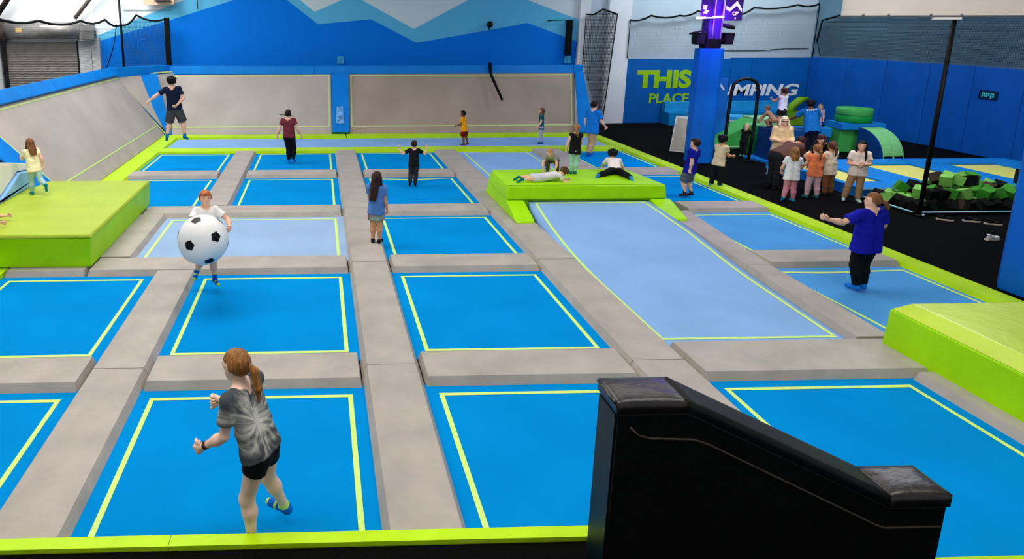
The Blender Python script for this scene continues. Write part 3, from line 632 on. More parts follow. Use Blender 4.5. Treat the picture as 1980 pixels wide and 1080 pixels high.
    for x, z, t in ((.75, 2.62, 'above the blue divider pad'), (10.33, 2.61, 'below the black upright at the right end')):
        o = fix('wall_plate', 'small pale teal wall plate, %s' % t, 'plate', (x, 28.36, z))
        boxo('plate', (0, .26, -.03, 0, 0, .31), mat('pale_teal', (70, 172, 214), .5), o, .01); boxo('notch', (.09, .17, -.034, -.03, .07, .22), mat('mid_teal', (36, 140, 190), .5), o, 0)
    o = boxo('net_post', (-.10, .10, -.05, .195, 0, 1.45), BLACKN, bv=.02); o.location = (10.42, 28.2, 2.95); tag(o, 'thick black upright at the right end of the blue mural wall', 'post')
    o = tubeo('lamp_arm', [(-.01, .19, 0), (0, 0, 0), (.1, -.02, .02), (.7, .05, .03)], .02, BLACKM, None); o.location = (9.55, 28.2, 4.36); tag(o, 'thin black arm left of the black upright on the back wall', 'arm')
    o = tubeo('webbing_strap', [(0, 0, 0), (.02, -.03, -.25), (.05, -.12, -.5), (.30, -1.0, -1.4)], [.06, .075, .06, .05], BLACKN); o.location = (6.86, 27.14, 2.72); tag(o, 'black strap hanging over the top of the grey back wall', 'strap')
walls_right()
def door_corner():
    d = thing('door_1', None, None, (-11.35, 28.35, -.6)); d['kind'] = 'structure'
    # corrugated slats
    bm = bmesh.new(); prev = None; n = 42
    for i in range(n*4+1):
        z = 4.15*i/(n*4); y = -.06-.018*math.sin(i/4*2*PI); vs = [bm.verts.new((-1.5, y, z)), bm.verts.new((1.42, y, z))]
        if prev: bm.faces.new((prev[0], prev[1], vs[1], vs[0]))
        prev = vs
    finish('door_curtain', bm, SLAT, d, True)
    for x in (-1.62, 1.42): boxo('guide_rail', (x, x+.16, -.14, 0, 0, 4.2), BLACKM, d, .01)
    bm = bmesh.new(); tube(bm, [(-1.3, -.35, 4.62), (1.75, -.35, 4.62)], .33, 20); finish('drum', bm, GALV, d, True)
    bm = bmesh.new(); tube(bm, [(-1.8, -.36, 4.62), (-1.28, -.36, 4.62)], .42, 20); finish('drum_end', bm, mat('rusty_dark', (70, 58, 52), .7, .25, 6), d, True)
    boxo('motor_bracket', (1.72, 2.2, -.6, -.05, 4.2, 4.85), GALV, d, .03); boxo('motor', (1.85, 2.35, -.7, -.4, 4.3, 4.62), mat('motor_grey', (98, 98, 98), .5, .2, 5), d, .04)
    o = boxo('label', (-.75, -.5, -.69, -.683, 4.55, 4.72), mat('tan_label', (206, 176, 120), .6), d, 0)
    for i, (x0, x1) in enumerate(((-9.85, -9.35), (-9.33, -9.0))):
        structure(boxo('trim_%d' % (i+3), (x0, x1, 28.2, 28.4, -.6, 3.75), mat('galvalume_panel', (190, 192, 192), .5, .06, 1), bv=.01))
    structure(boxo('trim_5', (-13.9, -13.05, 28.2, 28.4, -.6, 3.9), mat('galvalume_panel', (190, 192, 192)), bv=.01))
    BR = mat('brown_black_steel', (38, 33, 31), .6, .15, 6)
    for (a, b, r, t) in (((-13.1, 28.1, 4.45), (-11.6, 27.6, 6.1), .13, 'at the far left'), ((-9.9, 28.2, 4.5), (-8.3, 27.8, 6.2), .09, 'right of the roller door')):
        o = tubeo('roof_brace', [(0, 0, 0), tuple(b[i]-a[i] for i in range(3))], r, BR if t[0] == 'a' else mat('grey_steel', (108, 100, 94), .6, .1, 4), None, 4); o.location = a; tag(o, 'slanting steel roof brace high on the white wall, %s' % t, 'brace')
    o = thing('mounted_board', 'tan board with dark rim mounted high on the wall at the top left', 'board', (-6.45, 28.1, 5.02))
    boxo('board', (-.62, .62, -.04, .04, 0, .9), mat('tan_board', (228, 190, 160), .6, .05, 3), o, .01); boxo('rim_bracket', (-.12, .5, -.3, -.05, .12, .18), BLACKM, o, .01)
    o = tubeo('hook_cable', [(0, .095, .02), (0, 0, 0), (0, -.02, -.5)], .02, BLACKM); o.location = (-4.95, 28.3, 5.35); tag(o, 'short black hook hanging on the pale blue mural, right of the tan board', 'hook')
    o = tubeo('conduit', [(0, 0, 0), (2.0, 0, 0)], .015, GALV, None, 6); o.location = (-8.0, 28.36, 4.83); tag(o, 'thin grey conduit running along the white wall below the tan board', 'conduit')
door_corner()
# ------------------------------------------------------------------ soft play area on the right
GR = mat('soft_play_green', (70, 172, 84), .5, .07, 2); GRL = mat('soft_play_light_green', (128, 206, 130), .5, .07, 14); GRD = mat('soft_play_mid_green', (22, 140, 60), .5, .06, 2)
NAVY = mat('soft_play_navy', (8, 62, 120), .5, .08, 2); SKY = mat('soft_play_sky', (20, 126, 206), .5, .06, 2); YEL = mat('yellow_bed', (216, 214, 112), .7, .05, 14)
def soft_play():
    o = thing('play_mat', 'thin sky blue floor mat under the dark blue block', 'mat', (14.3, 20.2, .06))
    bm = bmesh.new(); hexa(bm, [(-.9, .3, 0), (-.62, -1.35, 0), (.55, -1.0, 0), (1.2, .6, 0), (-.1, .9, 0)], [(-.9, .3, .06), (-.62, -1.35, .06), (.55, -1.0, .06), (1.2, .6, .06), (-.1, .9, .06)]); bevel(bm, .01)
    finish('sheet', bm, SKY, o)
    o = thing('foam_block', 'dark blue foam block of two stacked halves, girl standing on top', 'foam block', (14.22, 20.15, .121), -.12)
    boxo('lower_half', (-.46, .50, -.42, .42, 0, .46), NAVY, o, .03); boxo('upper_half', (-.45, .49, -.41, .41, .465, .93), NAVY, o, .03)
    o = thing('foam_barrel', 'bright green foam cylinder left of the dark blue block', 'foam cylinder', (14.1, 21.25, .06))
    bm = bmesh.new(); tube(bm, [(0, 0, 0), (0, 0, .03), (0, 0, .92), (0, 0, .95)], [.27, .29, .29, .27], 28); finish('body', bm, GRD, o, True)
    bm = bmesh.new(); tube(bm, [(0, 0, .951), (0, 0, .975)], [.27, .25], 28); finish('top', bm, GRL, o, True)
    o = thing('foam_ramp', 'green foam ramp between the black arch and the wall', 'ramp', (14.3, 22.9, .06))
    quadprism('slope', [(-.9, -.5, 0), (.75, -.5, 0), (.75, .5, 0), (-.9, .5, 0)], [(-.85, -.45, .12), (.72, -.45, .92), (.72, .45, .92), (-.85, .45, .12)], GR, o, .03)
    boxo('top_step', (.76, 1.5, -.5, .5, 0, .96), mat('pale_green', (150, 214, 150), .5, .05, 2), o, .03)
    boxo('front_mat', (-.6, .75, -.8, -.52, 0, .05), GRL, o, .01)
    o = thing('foam_slide', 'pale sky blue foam slide behind the black arch', 'slide', (15.4, 25.2, .06))
    quadprism('body', [(-1.2, -.6, 0), (1.8, -.6, 0), (1.8, .6, 0), (-1.2, .6, 0)], [(-1.1, -.55, .85), (1.75, -.55, .62), (1.75, .55, .62), (-1.1, .55, .85)], mat('sky_vinyl', (60, 168, 232), .45, .06, 2), o, .04)
    for z in (.3, .55): boxo('side_strip', (-1.1, 1.7, -.615, -.6, z, z+.07), mat('white_strip', (200, 226, 240), .5), o, .004)
    # black padded arch
    o = thing('padded_arch', 'black padded archway frame standing between carpet and soft play', 'arch', (12.8, 19.9, .06))
    P = [(-.43, 0, 0), (-.44, 0, .8), (-.43, 0, 1.6), (-.40, 0, 2.2)] + [(.40*math.cos(a)*1.0, 0, 2.24+.30*math.sin(a)) for a in [PI-PI*k/10 for k in range(1, 10)]] + [(.40, 0, 2.2), (.42, 0, 1.6), (.40, 0, .8), (.36, 0, 0)]
    tubeo('frame', P, .048, BLACKV, o, 10)
    for x in (-.43, .36): boxo('foot', (x-.12, x+.12, -.15, .15, 0, .04), BLACKM, o, .01)
    o = thing('feather_flag', 'upright blue panel with white mountain mark, right of the padded column', 'flag', (13.9, 23.0, .06))
    quadprism('panel', [(-.34, -.03, .05), (.40, -.03, .05), (.40, .03, .05), (-.34, .03, .05)], [(-.46, -.02, 2.3), (.24, -.02, 2.3), (.24, .02, 2.3), (-.46, .02, 2.3)], mat('flag_blue', (30, 120, 222), .5, .15, 1.5), o, .01)
    bm = bmesh.new(); V = [bm.verts.new((x, -.032, z)) for x, z in ((-.17, 2.0), (-.02, 2.16), (.16, 1.92), (.10, 1.90), (-.02, 2.04), (-.09, 1.98))]
    bm.faces.new((V[0], V[5], V[4], V[1])); bm.faces.new((V[1], V[4], V[3], V[2])); finish('mountain_mark', bm, mat('sign_white', (240, 238, 246)), o)
    boxo('base', (-.36, .42, -.25, .25, 0, .05), BLACKM, o, .01)
    o = thing('a_frame_sign', 'white A-frame board standing left of the blue column', 'sign', (12.08, 21.85, .06), -.75)
    Wp = mat('aframe_white', (232, 228, 222), .5)
    quadprism('front_panel', [(-.24, -.34, 0), (.24, -.34, 0), (.24, -.31, 0), (-.24, -.31, 0)], [(-.22, -.03, 1.15), (.22, -.03, 1.15), (.22, 0, 1.15), (-.22, 0, 1.15)], Wp, o, .005)
    quadprism('back_panel', [(-.24, .31, 0), (.24, .31, 0), (.24, .34, 0), (-.24, .34, 0)], [(-.22, .005, 1.15), (.22, .005, 1.15), (.22, .035, 1.15), (-.22, .035, 1.15)], Wp, o, .005)
    quadprism('face_sheet', [(-.20, -.345, .06), (.20, -.345, .06), (.20, -.33, .06), (-.20, -.33, .06)], [(-.18, -.05, 1.08), (.18, -.05, 1.08), (.18, -.035, 1.08), (-.18, -.035, 1.08)], mat('aframe_sheet', (186, 178, 164), .6, .06, 6), o, .003)
    # drum, slab, support, tunnel
    o = thing('foam_drum', 'green two-layer foam drum on the blue slab near the right wall', 'foam drum', (17.62, 21.55, 1.045))
    for k in (0, 1):
        bm = bmesh.new(); tube(bm, [(0, 0, .23*k), (0, 0, .23*k+.02), (0, 0, .23*k+.20), (0, 0, .23*k+.225)], [.49, .51, .51, .49], 32); finish('layer', bm, GRD if k == 0 else GR, o, True)
    o = thing('foam_slab', 'blue foam slab carrying the green drum', 'foam slab', (17.5, 21.5, .83), -.12)
    boxo('body', (-.50, .82, -.42, .48, 0, .21), SKY, o, .03)
    o = thing('foam_support', 'light green foam block under the blue slab', 'foam block', (17.35, 21.65, .06))
    quadprism('body', [(-.30, -.35, 0), (.30, -.35, 0), (.30, .35, 0), (-.30, .35, 0)], [(-.33, -.4, .765), (.33, -.4, .765), (.33, .4, .765), (-.33, .4, .765)], GR, o, .03)
    o = thing('foam_beam', 'sky blue foam beam left of the green support block', 'foam beam', (16.55, 21.75, .56), -.30)
    boxo('body', (-1.0, .38, -.25, .25, 0, .26), SKY, o, .03); 
    for x in (-.9, .2): boxo('leg', (x, x+.16, -.2, .2, -.5, -.002), NAVY, o, .02)
    o = thing('foam_tunnel', 'light green quarter-round foam tunnel with dark end face', 'foam tunnel', (17.36, 20.95, .06))
    prof = [(0, 0), (-1.05, 0)] + [(-1.05*math.cos(a), .88*math.sin(a)) for a in [PI/2*k/14 for k in range(1, 15)]]
    prism('shell', prof, 'x', .04, .36, GRL, o, .012); prism('shell', prof, 'x', .365, .70, GRL, o, .012)
    prism('end_face', prof, 'x', 0, .038, NAVY, o, .008)
    for x0 in (.07, .40): boxo('cut_out', (x0, x0+.25, -1.062, -1.03, .0, .13), BLACKV, o, .005)
soft_play()
def small_trampolines():
    base = thing('padded_surround', 'blue padded frame of the three yellow trampolines behind the foam pit', 'padded frame', (16.7, 17.2, .06))
    b0 = Vector((16.7, 17.2, .06))
    beds_ = [(13.26, 14.22), (15.28, 16.75), (17.75, 19.25)]; Y0, Y1 = 16.15, 18.25
    def part(n, d, m=SKY): o = boxo(n, d, m, base, .02); o.location = -b0; return o
    part('front_pad', (13.08, 20.2, 15.45, Y0, .06, .31)); part('back_pad', (13.08, 20.2, Y1, 18.95, .06, .31))
    xs = [(13.08, 13.26), (14.22, 15.28), (16.75, 17.75), (19.25, 20.2)]
    for a, b in xs: part('cross_pad', (a, b, Y0+.002, Y1-.002, .06, .309))
    part('trim_edge', (13.08, 20.2, 15.43, 15.448, .27, .30), mat('trim_pale', (150, 210, 240), .5))
    for (a, b), t in zip(beds_, ('left, partly hidden by the standing group', 'middle, crossed by the black pole', 'right, near the right wall')):
        o = thing('small_trampoline', 'yellow trampoline bed in blue padded frame, %s' % t, 'trampoline', ((a+b)/2, (Y0+Y1)/2, .24), 0, 'yellow trampolines')
        boxo('bed', (-(b-a)/2+.005, (b-a)/2-.005, -(Y1-Y0)/2+.005, (Y1-Y0)/2-.005, 0, .02), YEL, o, 0)
small_trampolines()
def foam_pit():
    t = thing('foam_pit', 'black foam pit with pale blue edge piping, in front of the yellow trampolines', 'foam pit', (15, 14.6, .06)); b = Vector((15, 14.6, .06))
    def part(n, d, m): o = boxo(n, d, m, t, .01); o.location = -b; return o
    part('mat', (13.16, 18.0, 14.02, 15.35, .06, .075), BLACKV)
    part('front_wall', (13.12, 18.0, 13.92, 14.01, .06, .13), BLACKV); part('side_wall', (13.05, 13.155, 13.92, 15.35, .06, .13), BLACKV)
    pp = mat('pale_piping', (150, 206, 226), .35, .05, 4)
    o = tubeo('piping', [(13.2, 13.91, .135), (18.0, 13.91, .135)], .018, pp, t); o.location = -b
    o = tubeo('piping', [(13.06, 13.95, .135), (13.04, 15.3, .135)], .018, pp, t); o.location = -b
    cols = [mat('foam_light_green', (128, 190, 88), .9, .08, 8), mat('foam_green', (62, 140, 44), .9, .1, 8), mat('foam_black', (16, 16, 14), .95, .2, 8), mat('foam_brown_black', (66, 54, 42), .95, .15, 8)]
    names = ['light green', 'mid green', 'black', 'dark brown']; protos = {}; rnd = random.Random(11); cnt = 0
    spots = []
    for i in range(13):
        for j in range(5):
            spots.append((13.33+i*.262, 14.18+j*.25, .20, 0))
    for i in range(10):
        for j in range(4):
            if rnd.random() < .72: spots.append((13.75+i*.262, 14.34+j*.25, .43, 1))
    for i in range(5):
        for j in range(2):
            if rnd.random() < .8: spots.append((14.5+i*.27, 14.75+j*.26, .65, 2))
    for x, y, z, lv in spots:
        k = rnd.choices(range(4), (.38, .22, .25, .15))[0]
        if lv == 0 and y < 14.3 and rnd.random() < .6: k = 2
        s = .112
        if k not in protos:
            bm = bmesh.new(); bx(bm, -s, s, -s, s, -s, s); bevel(bm, .012, 1); o = finish('foam_cube', bm, cols[k]); protos[k] = o
        else: o = protos[k].copy(); COL.objects.link(o)
        o.location = (x+rnd.uniform(-.02, .02), y+rnd.uniform(-.02, .02), z); o.rotation_euler = (rnd.uniform(-.55, .55), rnd.uniform(-.55, .55), rnd.uniform(0, 3))
        tag(o, '%s foam cube %s the foam pit' % (names[k], ('at the bottom of', 'in the upper layer of', 'on the very top of the heap in')[lv]), 'foam cube', '%s foam cubes, %s' % (names[k], ('bottom layer', 'upper layer', 'top layer')[lv]))
    # shoes left by the pit
    sole = mat('shoe_sole', (226, 206, 184), .6); ub = mat('shoe_black', (18, 18, 20), .7); uw = mat('shoe_white', (232, 234, 236), .6)
    def shoe(label, x, y, rz, up):
        o = thing('shoe', label, 'shoe', (x, y, .06), rz, 'shoes on the carpet')
        prism('sole', [(-.14, -.045), (-.05, -.04), (.08, -.05), (.15, -.03), (.16, .02), (.10, .05), (-.05, .04), (-.14, .04)], 'z', 0, .03, sole, o, .005)
        bm = bmesh.new(); ball(bm, (-.05, 0, .06), .05, 14, 8, (1.6, .85, 1)); ball(bm, (.08, 0, .05), .045, 14, 8, (1.6, .95, .7)); finish('upper', bm, up, o, True)
        bm = bmesh.new(); tube(bm, [(-.09, 0, .095), (-.09, 0, .115)], [.032, .04], 12); finish('collar', bm, up, o, True)
    shoe('black shoe with pale sole on the carpet before the foam pit, leftmost', 13.42, 13.55, -.6, ub)
    shoe('black shoe with pale sole on the carpet, second from the left', 13.88, 13.42, -.4, ub)
    shoe('black shoe with pale sole on the carpet, nearest the blue column', 14.14, 13.2, -.4, ub)
    shoe('white shoe on the carpet beside the blue column', 13.12, 12.2, .1, uw)
    o = thing('bin', 'small white and black bin at the right end of the yellow trampolines', 'bin', (17.5, 15.6, .31)); o.location = (17.45, 15.75, .312)
    boxo('body', (-.12, .12, -.1, .1, 0, .33), WHITE, o, .02); boxo('side', (-.17, -.122, -.1, .1, 0, .36), BLACKV, o, .01)
foam_pit()
# ------------------------------------------------------------------ people: bodies grown as one smooth surface from a posed skeleton
def V3(*a): return np.array(a, float)
def unit(v): v = np.asarray(v, float); return v/np.linalg.norm(v)
class Field:
    def __init__(s, lo, hi, h, k):
        s.h = h; s.k = k; s.lo = np.asarray(lo, float); n = np.ceil((np.asarray(hi)-s.lo)/h).astype(int)+1; s.n = n
        s.F = np.full(n, 9.0, np.float32)
    def sub(s, a, b):
        m = s.k*1.6+s.h*2
        i0 = np.clip(np.floor((a-m-s.lo)/s.h).astype(int), 0, s.n); i1 = np.clip(np.ceil((b+m-s.lo)/s.h).astype(int)+1, 0, s.n)
        sl = tuple(slice(p, q) for p, q in zip(i0, i1))
        g = [s.lo[d]+s.h*np.arange(i0[d], i1[d]) for d in range(3)]
        return sl, np.meshgrid(*g, indexing='ij')
    def add(s, sl, d, k=None):
        k = s.k if k is None else k; F = s.F[sl]
        if F.size == 0: return
        if k <= 0: s.F[sl] = np.minimum(F, d); return
        hh = np.clip(.5+.5*(F-d)/k, 0, 1); s.F[sl] = F*(1-hh)+d*hh - k*hh*(1-hh)
    def cone(s, a, b, r1, r2, k=None, planes=(), noise=None):
        a = np.asarray(a, float); b = np.asarray(b, float); R = max(r1, r2)
        sl, (X, Y, Z) = s.sub(np.minimum(a, b)-R, np.maximum(a, b)+R)
        ba = b-a; l2 = max(ba@ba, 1e-9)
        t = np.clip(((X-a[0])*ba[0]+(Y-a[1])*ba[1]+(Z-a[2])*ba[2])/l2, 0, 1)
        d = np.sqrt((X-a[0]-t*ba[0])**2+(Y-a[1]-t*ba[1])**2+(Z-a[2]-t*ba[2])**2)-(r1+(r2-r1)*t)
        for p, n in planes: d = np.maximum(d, (X-p[0])*n[0]+(Y-p[1])*n[1]+(Z-p[2])*n[2])
        if noise: d = d + noise(X, Y, Z)
        s.add(sl, d.astype(np.float32), k)
    def ell(s, c, r, M=None, k=None, planes=(), noise=None, cut=None):
        c = np.asarray(c, float); r = np.asarray(r, float); M = np.eye(3) if M is None else M; R = max(r)
        sl, (X, Y, Z) = s.sub(c-R, c+R); P = [X-c[0], Y-c[1], Z-c[2]]
        L = [M[i][0]*P[0]+M[i][1]*P[1]+M[i][2]*P[2] for i in range(3)]
        k0 = np.sqrt(sum((L[i]/r[i])**2 for i in range(3)))+1e-6; k1 = np.sqrt(sum((L[i]/r[i]**2)**2 for i in range(3)))+1e-6
        d = k0*(k0-1)/k1
        for p, n in planes: d = np.maximum(d, (X-p[0])*n[0]+(Y-p[1])*n[1]+(Z-p[2])*n[2])
        if cut: d = np.maximum(d, cut(*L))
        if noise: d = d + noise(X, Y, Z)
        s.add(sl, d.astype(np.float32), k)
    def mesh(s):
        # surface nets
        F = s.F; S = F < 0; nx, ny, nz = F.shape
        c = [(i, j, k) for i in (0, 1) for j in (0, 1) for k in (0, 1)]
        def cor(A, o): return A[o[0]:nx-1+o[0], o[1]:ny-1+o[1], o[2]:nz-1+o[2]]
        cnt = sum(cor(S, o).astype(np.int8) for o in c); act = (cnt > 0) & (cnt < 8)
        ii = np.argwhere(act)
        if len(ii) == 0: return None
        idx = -np.ones(act.shape, np.int64); idx[act] = np.arange(len(ii))
        val = {o: F[ii[:, 0]+o[0], ii[:, 1]+o[1], ii[:, 2]+o[2]] for o in c}
        acc = np.zeros((len(ii), 3)); num = np.zeros(len(ii))
        for o in c:
            for ax in range(3):
                if o[ax]: continue
                q = list(o); q[ax] = 1; q = tuple(q); f0, f1 = val[o], val[q]; m = (f0 < 0) != (f1 < 0)
                t = np.where(m, f0/np.where(m, f0-f1, 1), 0); p = np.tile(np.array(o, float), (len(ii), 1)); p[:, ax] = t
                acc += p*m[:, None]; num += m
        vs = (acc/num[:, None]+ii)*s.h+s.lo; faces = []
        for ax in range(3):
            a, b = [(1, 2), (2, 0), (0, 1)][ax]
            sl0 = [slice(1, n-1) for n in F.shape]; sl0[ax] = slice(0, F.shape[ax]-1)
            sl1 = list(sl0); sl1[ax] = slice(1, F.shape[ax])
            s0, s1 = S[tuple(sl0)], S[tuple(sl1)]
            for pol in (0, 1):
                e = np.argwhere((s0 & ~s1) if pol == 0 else (~s0 & s1))
                if len(e) == 0: continue
                off = np.array([0 if d == ax else 1 for d in range(3)]); e = e+off
                def cell(da, db):
                    q = e.copy(); q[:, a] -= da; q[:, b] -= db; return idx[q[:, 0], q[:, 1], q[:, 2]]
                quad = [cell(1, 1), cell(0, 1), cell(0, 0), cell(1, 0)]
                if pol: quad = quad[::-1]
                faces.append(np.stack(quad, 1))
        return vs, np.concatenate(faces)
def npmesh(name, vs, fs, mats, parent, fm=None, extra=None):
    me = bpy.data.meshes.new(name); me.from_pydata([tuple(v) for v in vs], [], [tuple(int(i) for i in f) for f in fs])
    for p in me.polygons: p.use_smooth = True
    if fm is not None:
        for p, i in zip(me.polygons, fm): p.material_index = i
    me.validate(); return link(name, me, mats, parent)
def rot_to(up, fwd):
    # local frame rows: right, forward, up (orthonormalised)
    u = unit(up); f = np.asarray(fwd, float); f = unit(f-u*(f@u)); return np.array([np.cross(f, u), f, u])
SKIN = {'fair': (236, 184, 156), 'pale': (240, 200, 176), 'tan': (208, 150, 112), 'brown': (126, 78, 52), 'deep': (96, 58, 40)}
def cloth(rgb, r=.8): return mat('fabric_%d_%d_%d' % rgb, rgb, r, .07, 9, .25, 14)
def hairm(rgb): return mat('hair_%d_%d_%d' % rgb, rgb, .45, .28, 30, .3, 60, stretch=(1.6, 1.6, .25))
def skinm(k): return mat('skin_'+k, SKIN[k], .5, .03, 8)
DEFARM = ((.16, .0, -1), (.05, .15, -1)); DEFLEG = ((.03, 0, -1), (.0, -.02, -1), (.1, 1, 0))
def person(label, H, at, rz, gz=0.0, skin='fair', adult=False, lean=(0, 0, 1), R=None, L=None, RL=None, LL=None, head=(0, .04, 1), face=(0, 1, 0),
           hair=('short', (60, 40, 28)), top=((230, 225, 220), .6, .0), bottom=((20, 20, 22), 'long'), socks=(8, 104, 186), sockh=.05, anchor='both', lift=0.0,
           bulk=1.0, hm=1.0, curl=(.45, .45), twist=0.0, fine=None, group=None, shirt_mat=None, belly=None, wide=1.0, sock_mats=None, palm=(None, None)):
    h = fine or (H/105)
    hh = H*(.137 if adult else .162-.02*max(0, H-1.1))*hm
    Lg = H*(.485 if adult else .465); hipz = 0.0; ank = .038*H; th = (Lg-ank)*.52; sh = (Lg-ank)*.48
    T = H-hh*.97-Lg-.018*H; sw = H*(.106 if adult else .100)*wide; hw = .048*H*wide; ua, fa, hl = .168*H, .142*H, .098*H
    B = bulk*H
    pel = V3(0, 0, 0); spine = unit(lean); side0 = V3(1, 0, 0); side0 = unit(side0-spine*(side0@spine))
    c, s_ = math.cos(twist), math.sin(twist); fwd0 = np.cross(spine, side0); side = side0*c+fwd0*s_; fwd = np.cross(spine, side)
    chest = pel+spine*T*.78; nb = pel+spine*T; mid = pel+spine*T*.38
    if belly is not None: mid = mid+np.asarray(belly)
    hips = {1: pel+V3(hw, 0, 0), -1: pel-V3(hw, 0, 0)}; shl = {1: chest+side*sw+spine*T*.10, -1: chest-side*sw+spine*T*.10}
    arms = {1: R or DEFARM, -1: L or tuple((-a[0], a[1], a[2]) for a in DEFARM)}
    legs = {1: RL or DEFLEG, -1: LL or tuple((-a[0], a[1], a[2]) for a in DEFLEG)}
    J = {}
    for k in (1, -1):
        e = shl[k]+unit(arms[k][0])*ua; w_ = e+unit(arms[k][1])*fa; hd = unit(arms[k][2]) if len(arms[k]) > 2 else unit(arms[k][1])
        kn = hips[k]+unit(legs[k][0])*th; an = kn+unit(legs[k][1])*sh; fd = unit(legs[k][2])
        J[k] = dict(e=e, w=w_, hd=hd, kn=kn, an=an, fd=fd)
    hu = unit(head); hb = nb+hu*.014*H; HM = rot_to(hu, np.asarray(face, float)); hc = hb+hu*hh*.50
    sole = {k: J[k]['an'][2]-ank*(1.0 if abs(J[k]['fd'][2]) < .5 else .6)-max(0, -J[k]['fd'][2])*.11*H for k in J}
    ks = {'both': (1, -1), 'R': (1,), 'L': (-1,), 'pelvis': (1, -1)}[anchor if anchor in ('R', 'L', 'both') else 'both']
    if anchor == 'pelvis': org = V3(0, 0, -B*.075)
    elif anchor == 'lie': org = V3(0, 0, -B*.075)
    else:
        org = sum(J[k]['an'] for k in ks)/len(ks); org = V3(org[0], org[1], min(sole[k] for k in ks))
    off = -org+V3(0, 0, lift)
    root = thing('person', label, 'person', (at[0], at[1], gz), rz, group)
    for d in (hips, shl): 
        for k in d: d[k] = d[k]+off
    for k in J:
        for q in ('e', 'w', 'kn', 'an'): J[k][q] = J[k][q]+off
    pel, chest, nb, mid, hb, hc = (p+off for p in (pel, chest, nb, mid, hb, hc))
    allp = [pel, hc+hu*hh*.6, hc-HM[1]*hh, hc+HM[1]*hh]+[J[k][q] for k in J for q in ('e', 'w', 'kn', 'an')]+[J[k]['w']+J[k]['hd']*hl*.7 for k in J]+[J[k]['an']+J[k]['fd']*.13*H for k in J]+list(shl.values())
    lo, hi = np.min(allp, 0)-.11*H, np.max(allp, 0)+.11*H
    hx = lambda a, b, t: a+(b-a)*t
    # ---- body
    F = Field(lo, hi, h, .022*H)
    for k in (1, -1):
        j = J[k]; o = side*.042*H*k*wide
        F.cone(pel+V3(.03*H*k*wide, 0, 0), mid+o*.75, .058*B, .051*B); F.cone(mid+o*.75, chest+o*1.1, .051*B, .056*B)
        F.cone(chest+o*.6+spine*.02*H, shl[k]-side*k*.012*H, .050*B, .040*B); F.cone(nb-spine*.02*H, shl[k], .030*B, .034*B)
        F.cone(shl[k], j['e'], .032*B, .024*B); F.cone(j['e'], hx(j['e'], j['w'], .35), .024*B, .025*B, .01*H); F.cone(hx(j['e'], j['w'], .3), j['w'], .025*B, .016*B)
        F.cone(hips[k], j['kn'], .058*B, .037*B); cb = j['kn']-unit(np.cross(np.cross(unit(j['an']-j['kn']), j['fd']), unit(j['an']-j['kn'])))*0
        bk = -(j['fd']-unit(j['an']-j['kn'])*(j['fd']@unit(j['an']-j['kn']))); bk = bk/max(np.linalg.norm(bk), .3)
        F.cone(j['kn'], hx(j['kn'], j['an'], .3)+bk*.008*H, .037*B, .037*B); F.cone(hx(j['kn'], j['an'], .3)+bk*.008*H, j['an'], .036*B, .022*B)
        F.cone(j['an']+bk*.014*H-V3(0, 0, .012*H)*(abs(j['fd'][2]) < .5), j['an']+j['fd']*.085*H-V3(0, 0, ank*.62)*(abs(j['fd'][2]) < .5), .021*H, .015*H, .012*H)
        # palm
        n = np.cross(j['hd'], np.cross(-side*k if palm[0 if k == 1 else 1] is None else np.asarray(palm[0 if k == 1 else 1], float), j['hd'])); n = n/max(1e-6, np.linalg.norm(n)); lat = np.cross(j['hd'], n)
        j['n'], j['lat'] = n, lat
        for q in (-1, 0, 1): F.cone(j['w'], j['w']+j['hd']*hl*.48+lat*q*hl*.16, .0125*H, .0115*H, .008*H)
        # soft fingers in the surface are too small for the grid; they are added below as tubes rooted in the palm
    F.cone(nb-spine*.03*H, hb+hu*hh*.12, .036*B*(1.05 if adult else .9), .030*B, .015*H)
    HR = HM; e3 = lambda x, y, z: hc+HR[0]*x*hh+HR[1]*y*hh+HR[2]*z*hh
    F.ell(e3(0, -.03, .07), (.36*hh, .43*hh, .43*hh), HR, .01*H); F.ell(e3(0, .10, -.20), (.27*hh, .30*hh, .31*hh), HR, .03*H)
    F.cone(e3(0, .37, .04), e3(0, .455, -.10), .032*hh, .06*hh, .02*hh); F.ell(e3(0, .345, -.27), (.13*hh, .07*hh, .05*hh), HR, .02*H)
    F.ell(e3(0, .30, -.42), (.13*hh, .12*hh, .10*hh), HR, .02*H)
    for k in (1, -1): F.ell(e3(.375*k, -.04, -.05), (.05*hh, .09*hh, .135*hh), HR, .006*H); F.ell(e3(.16*k, .335, .10), (.11*hh, .06*hh, .04*hh), HR, .012*H)
    vs, fs = F.mesh(); vs = list(vs); fs = [tuple(f) for f in fs]; fm = [0]*len(fs)
    def addtube(P, r, mi, n=6):
        bm = bmesh.new(); tube(bm, [tuple(p) for p in P], r, n); base = len(vs)
        bm.verts.index_update()
        vs.extend(np.array(v.co) for v in bm.verts); 
        for f in bm.faces: fs.append(tuple(base+v.index for v in f.verts)); fm.append(mi)
        bm.free()
    def addball(c_, r, mi, sc=(1, 1, 1), u=8, v=6):
        bm = bmesh.new(); bmesh.ops.create_uvsphere(bm, u_segments=u, v_segments=v, radius=1); base = len(vs); bm.verts.index_update()
        for q in bm.verts: vs.append(c_+HR[0]*q.co.x*r*sc[0]+HR[1]*q.co.y*r*sc[1]+HR[2]*q.co.z*r*sc[2])
        for f in bm.faces: fs.append(tuple(base+x.index for x in f.verts)); fm.append(mi)
        bm.free()
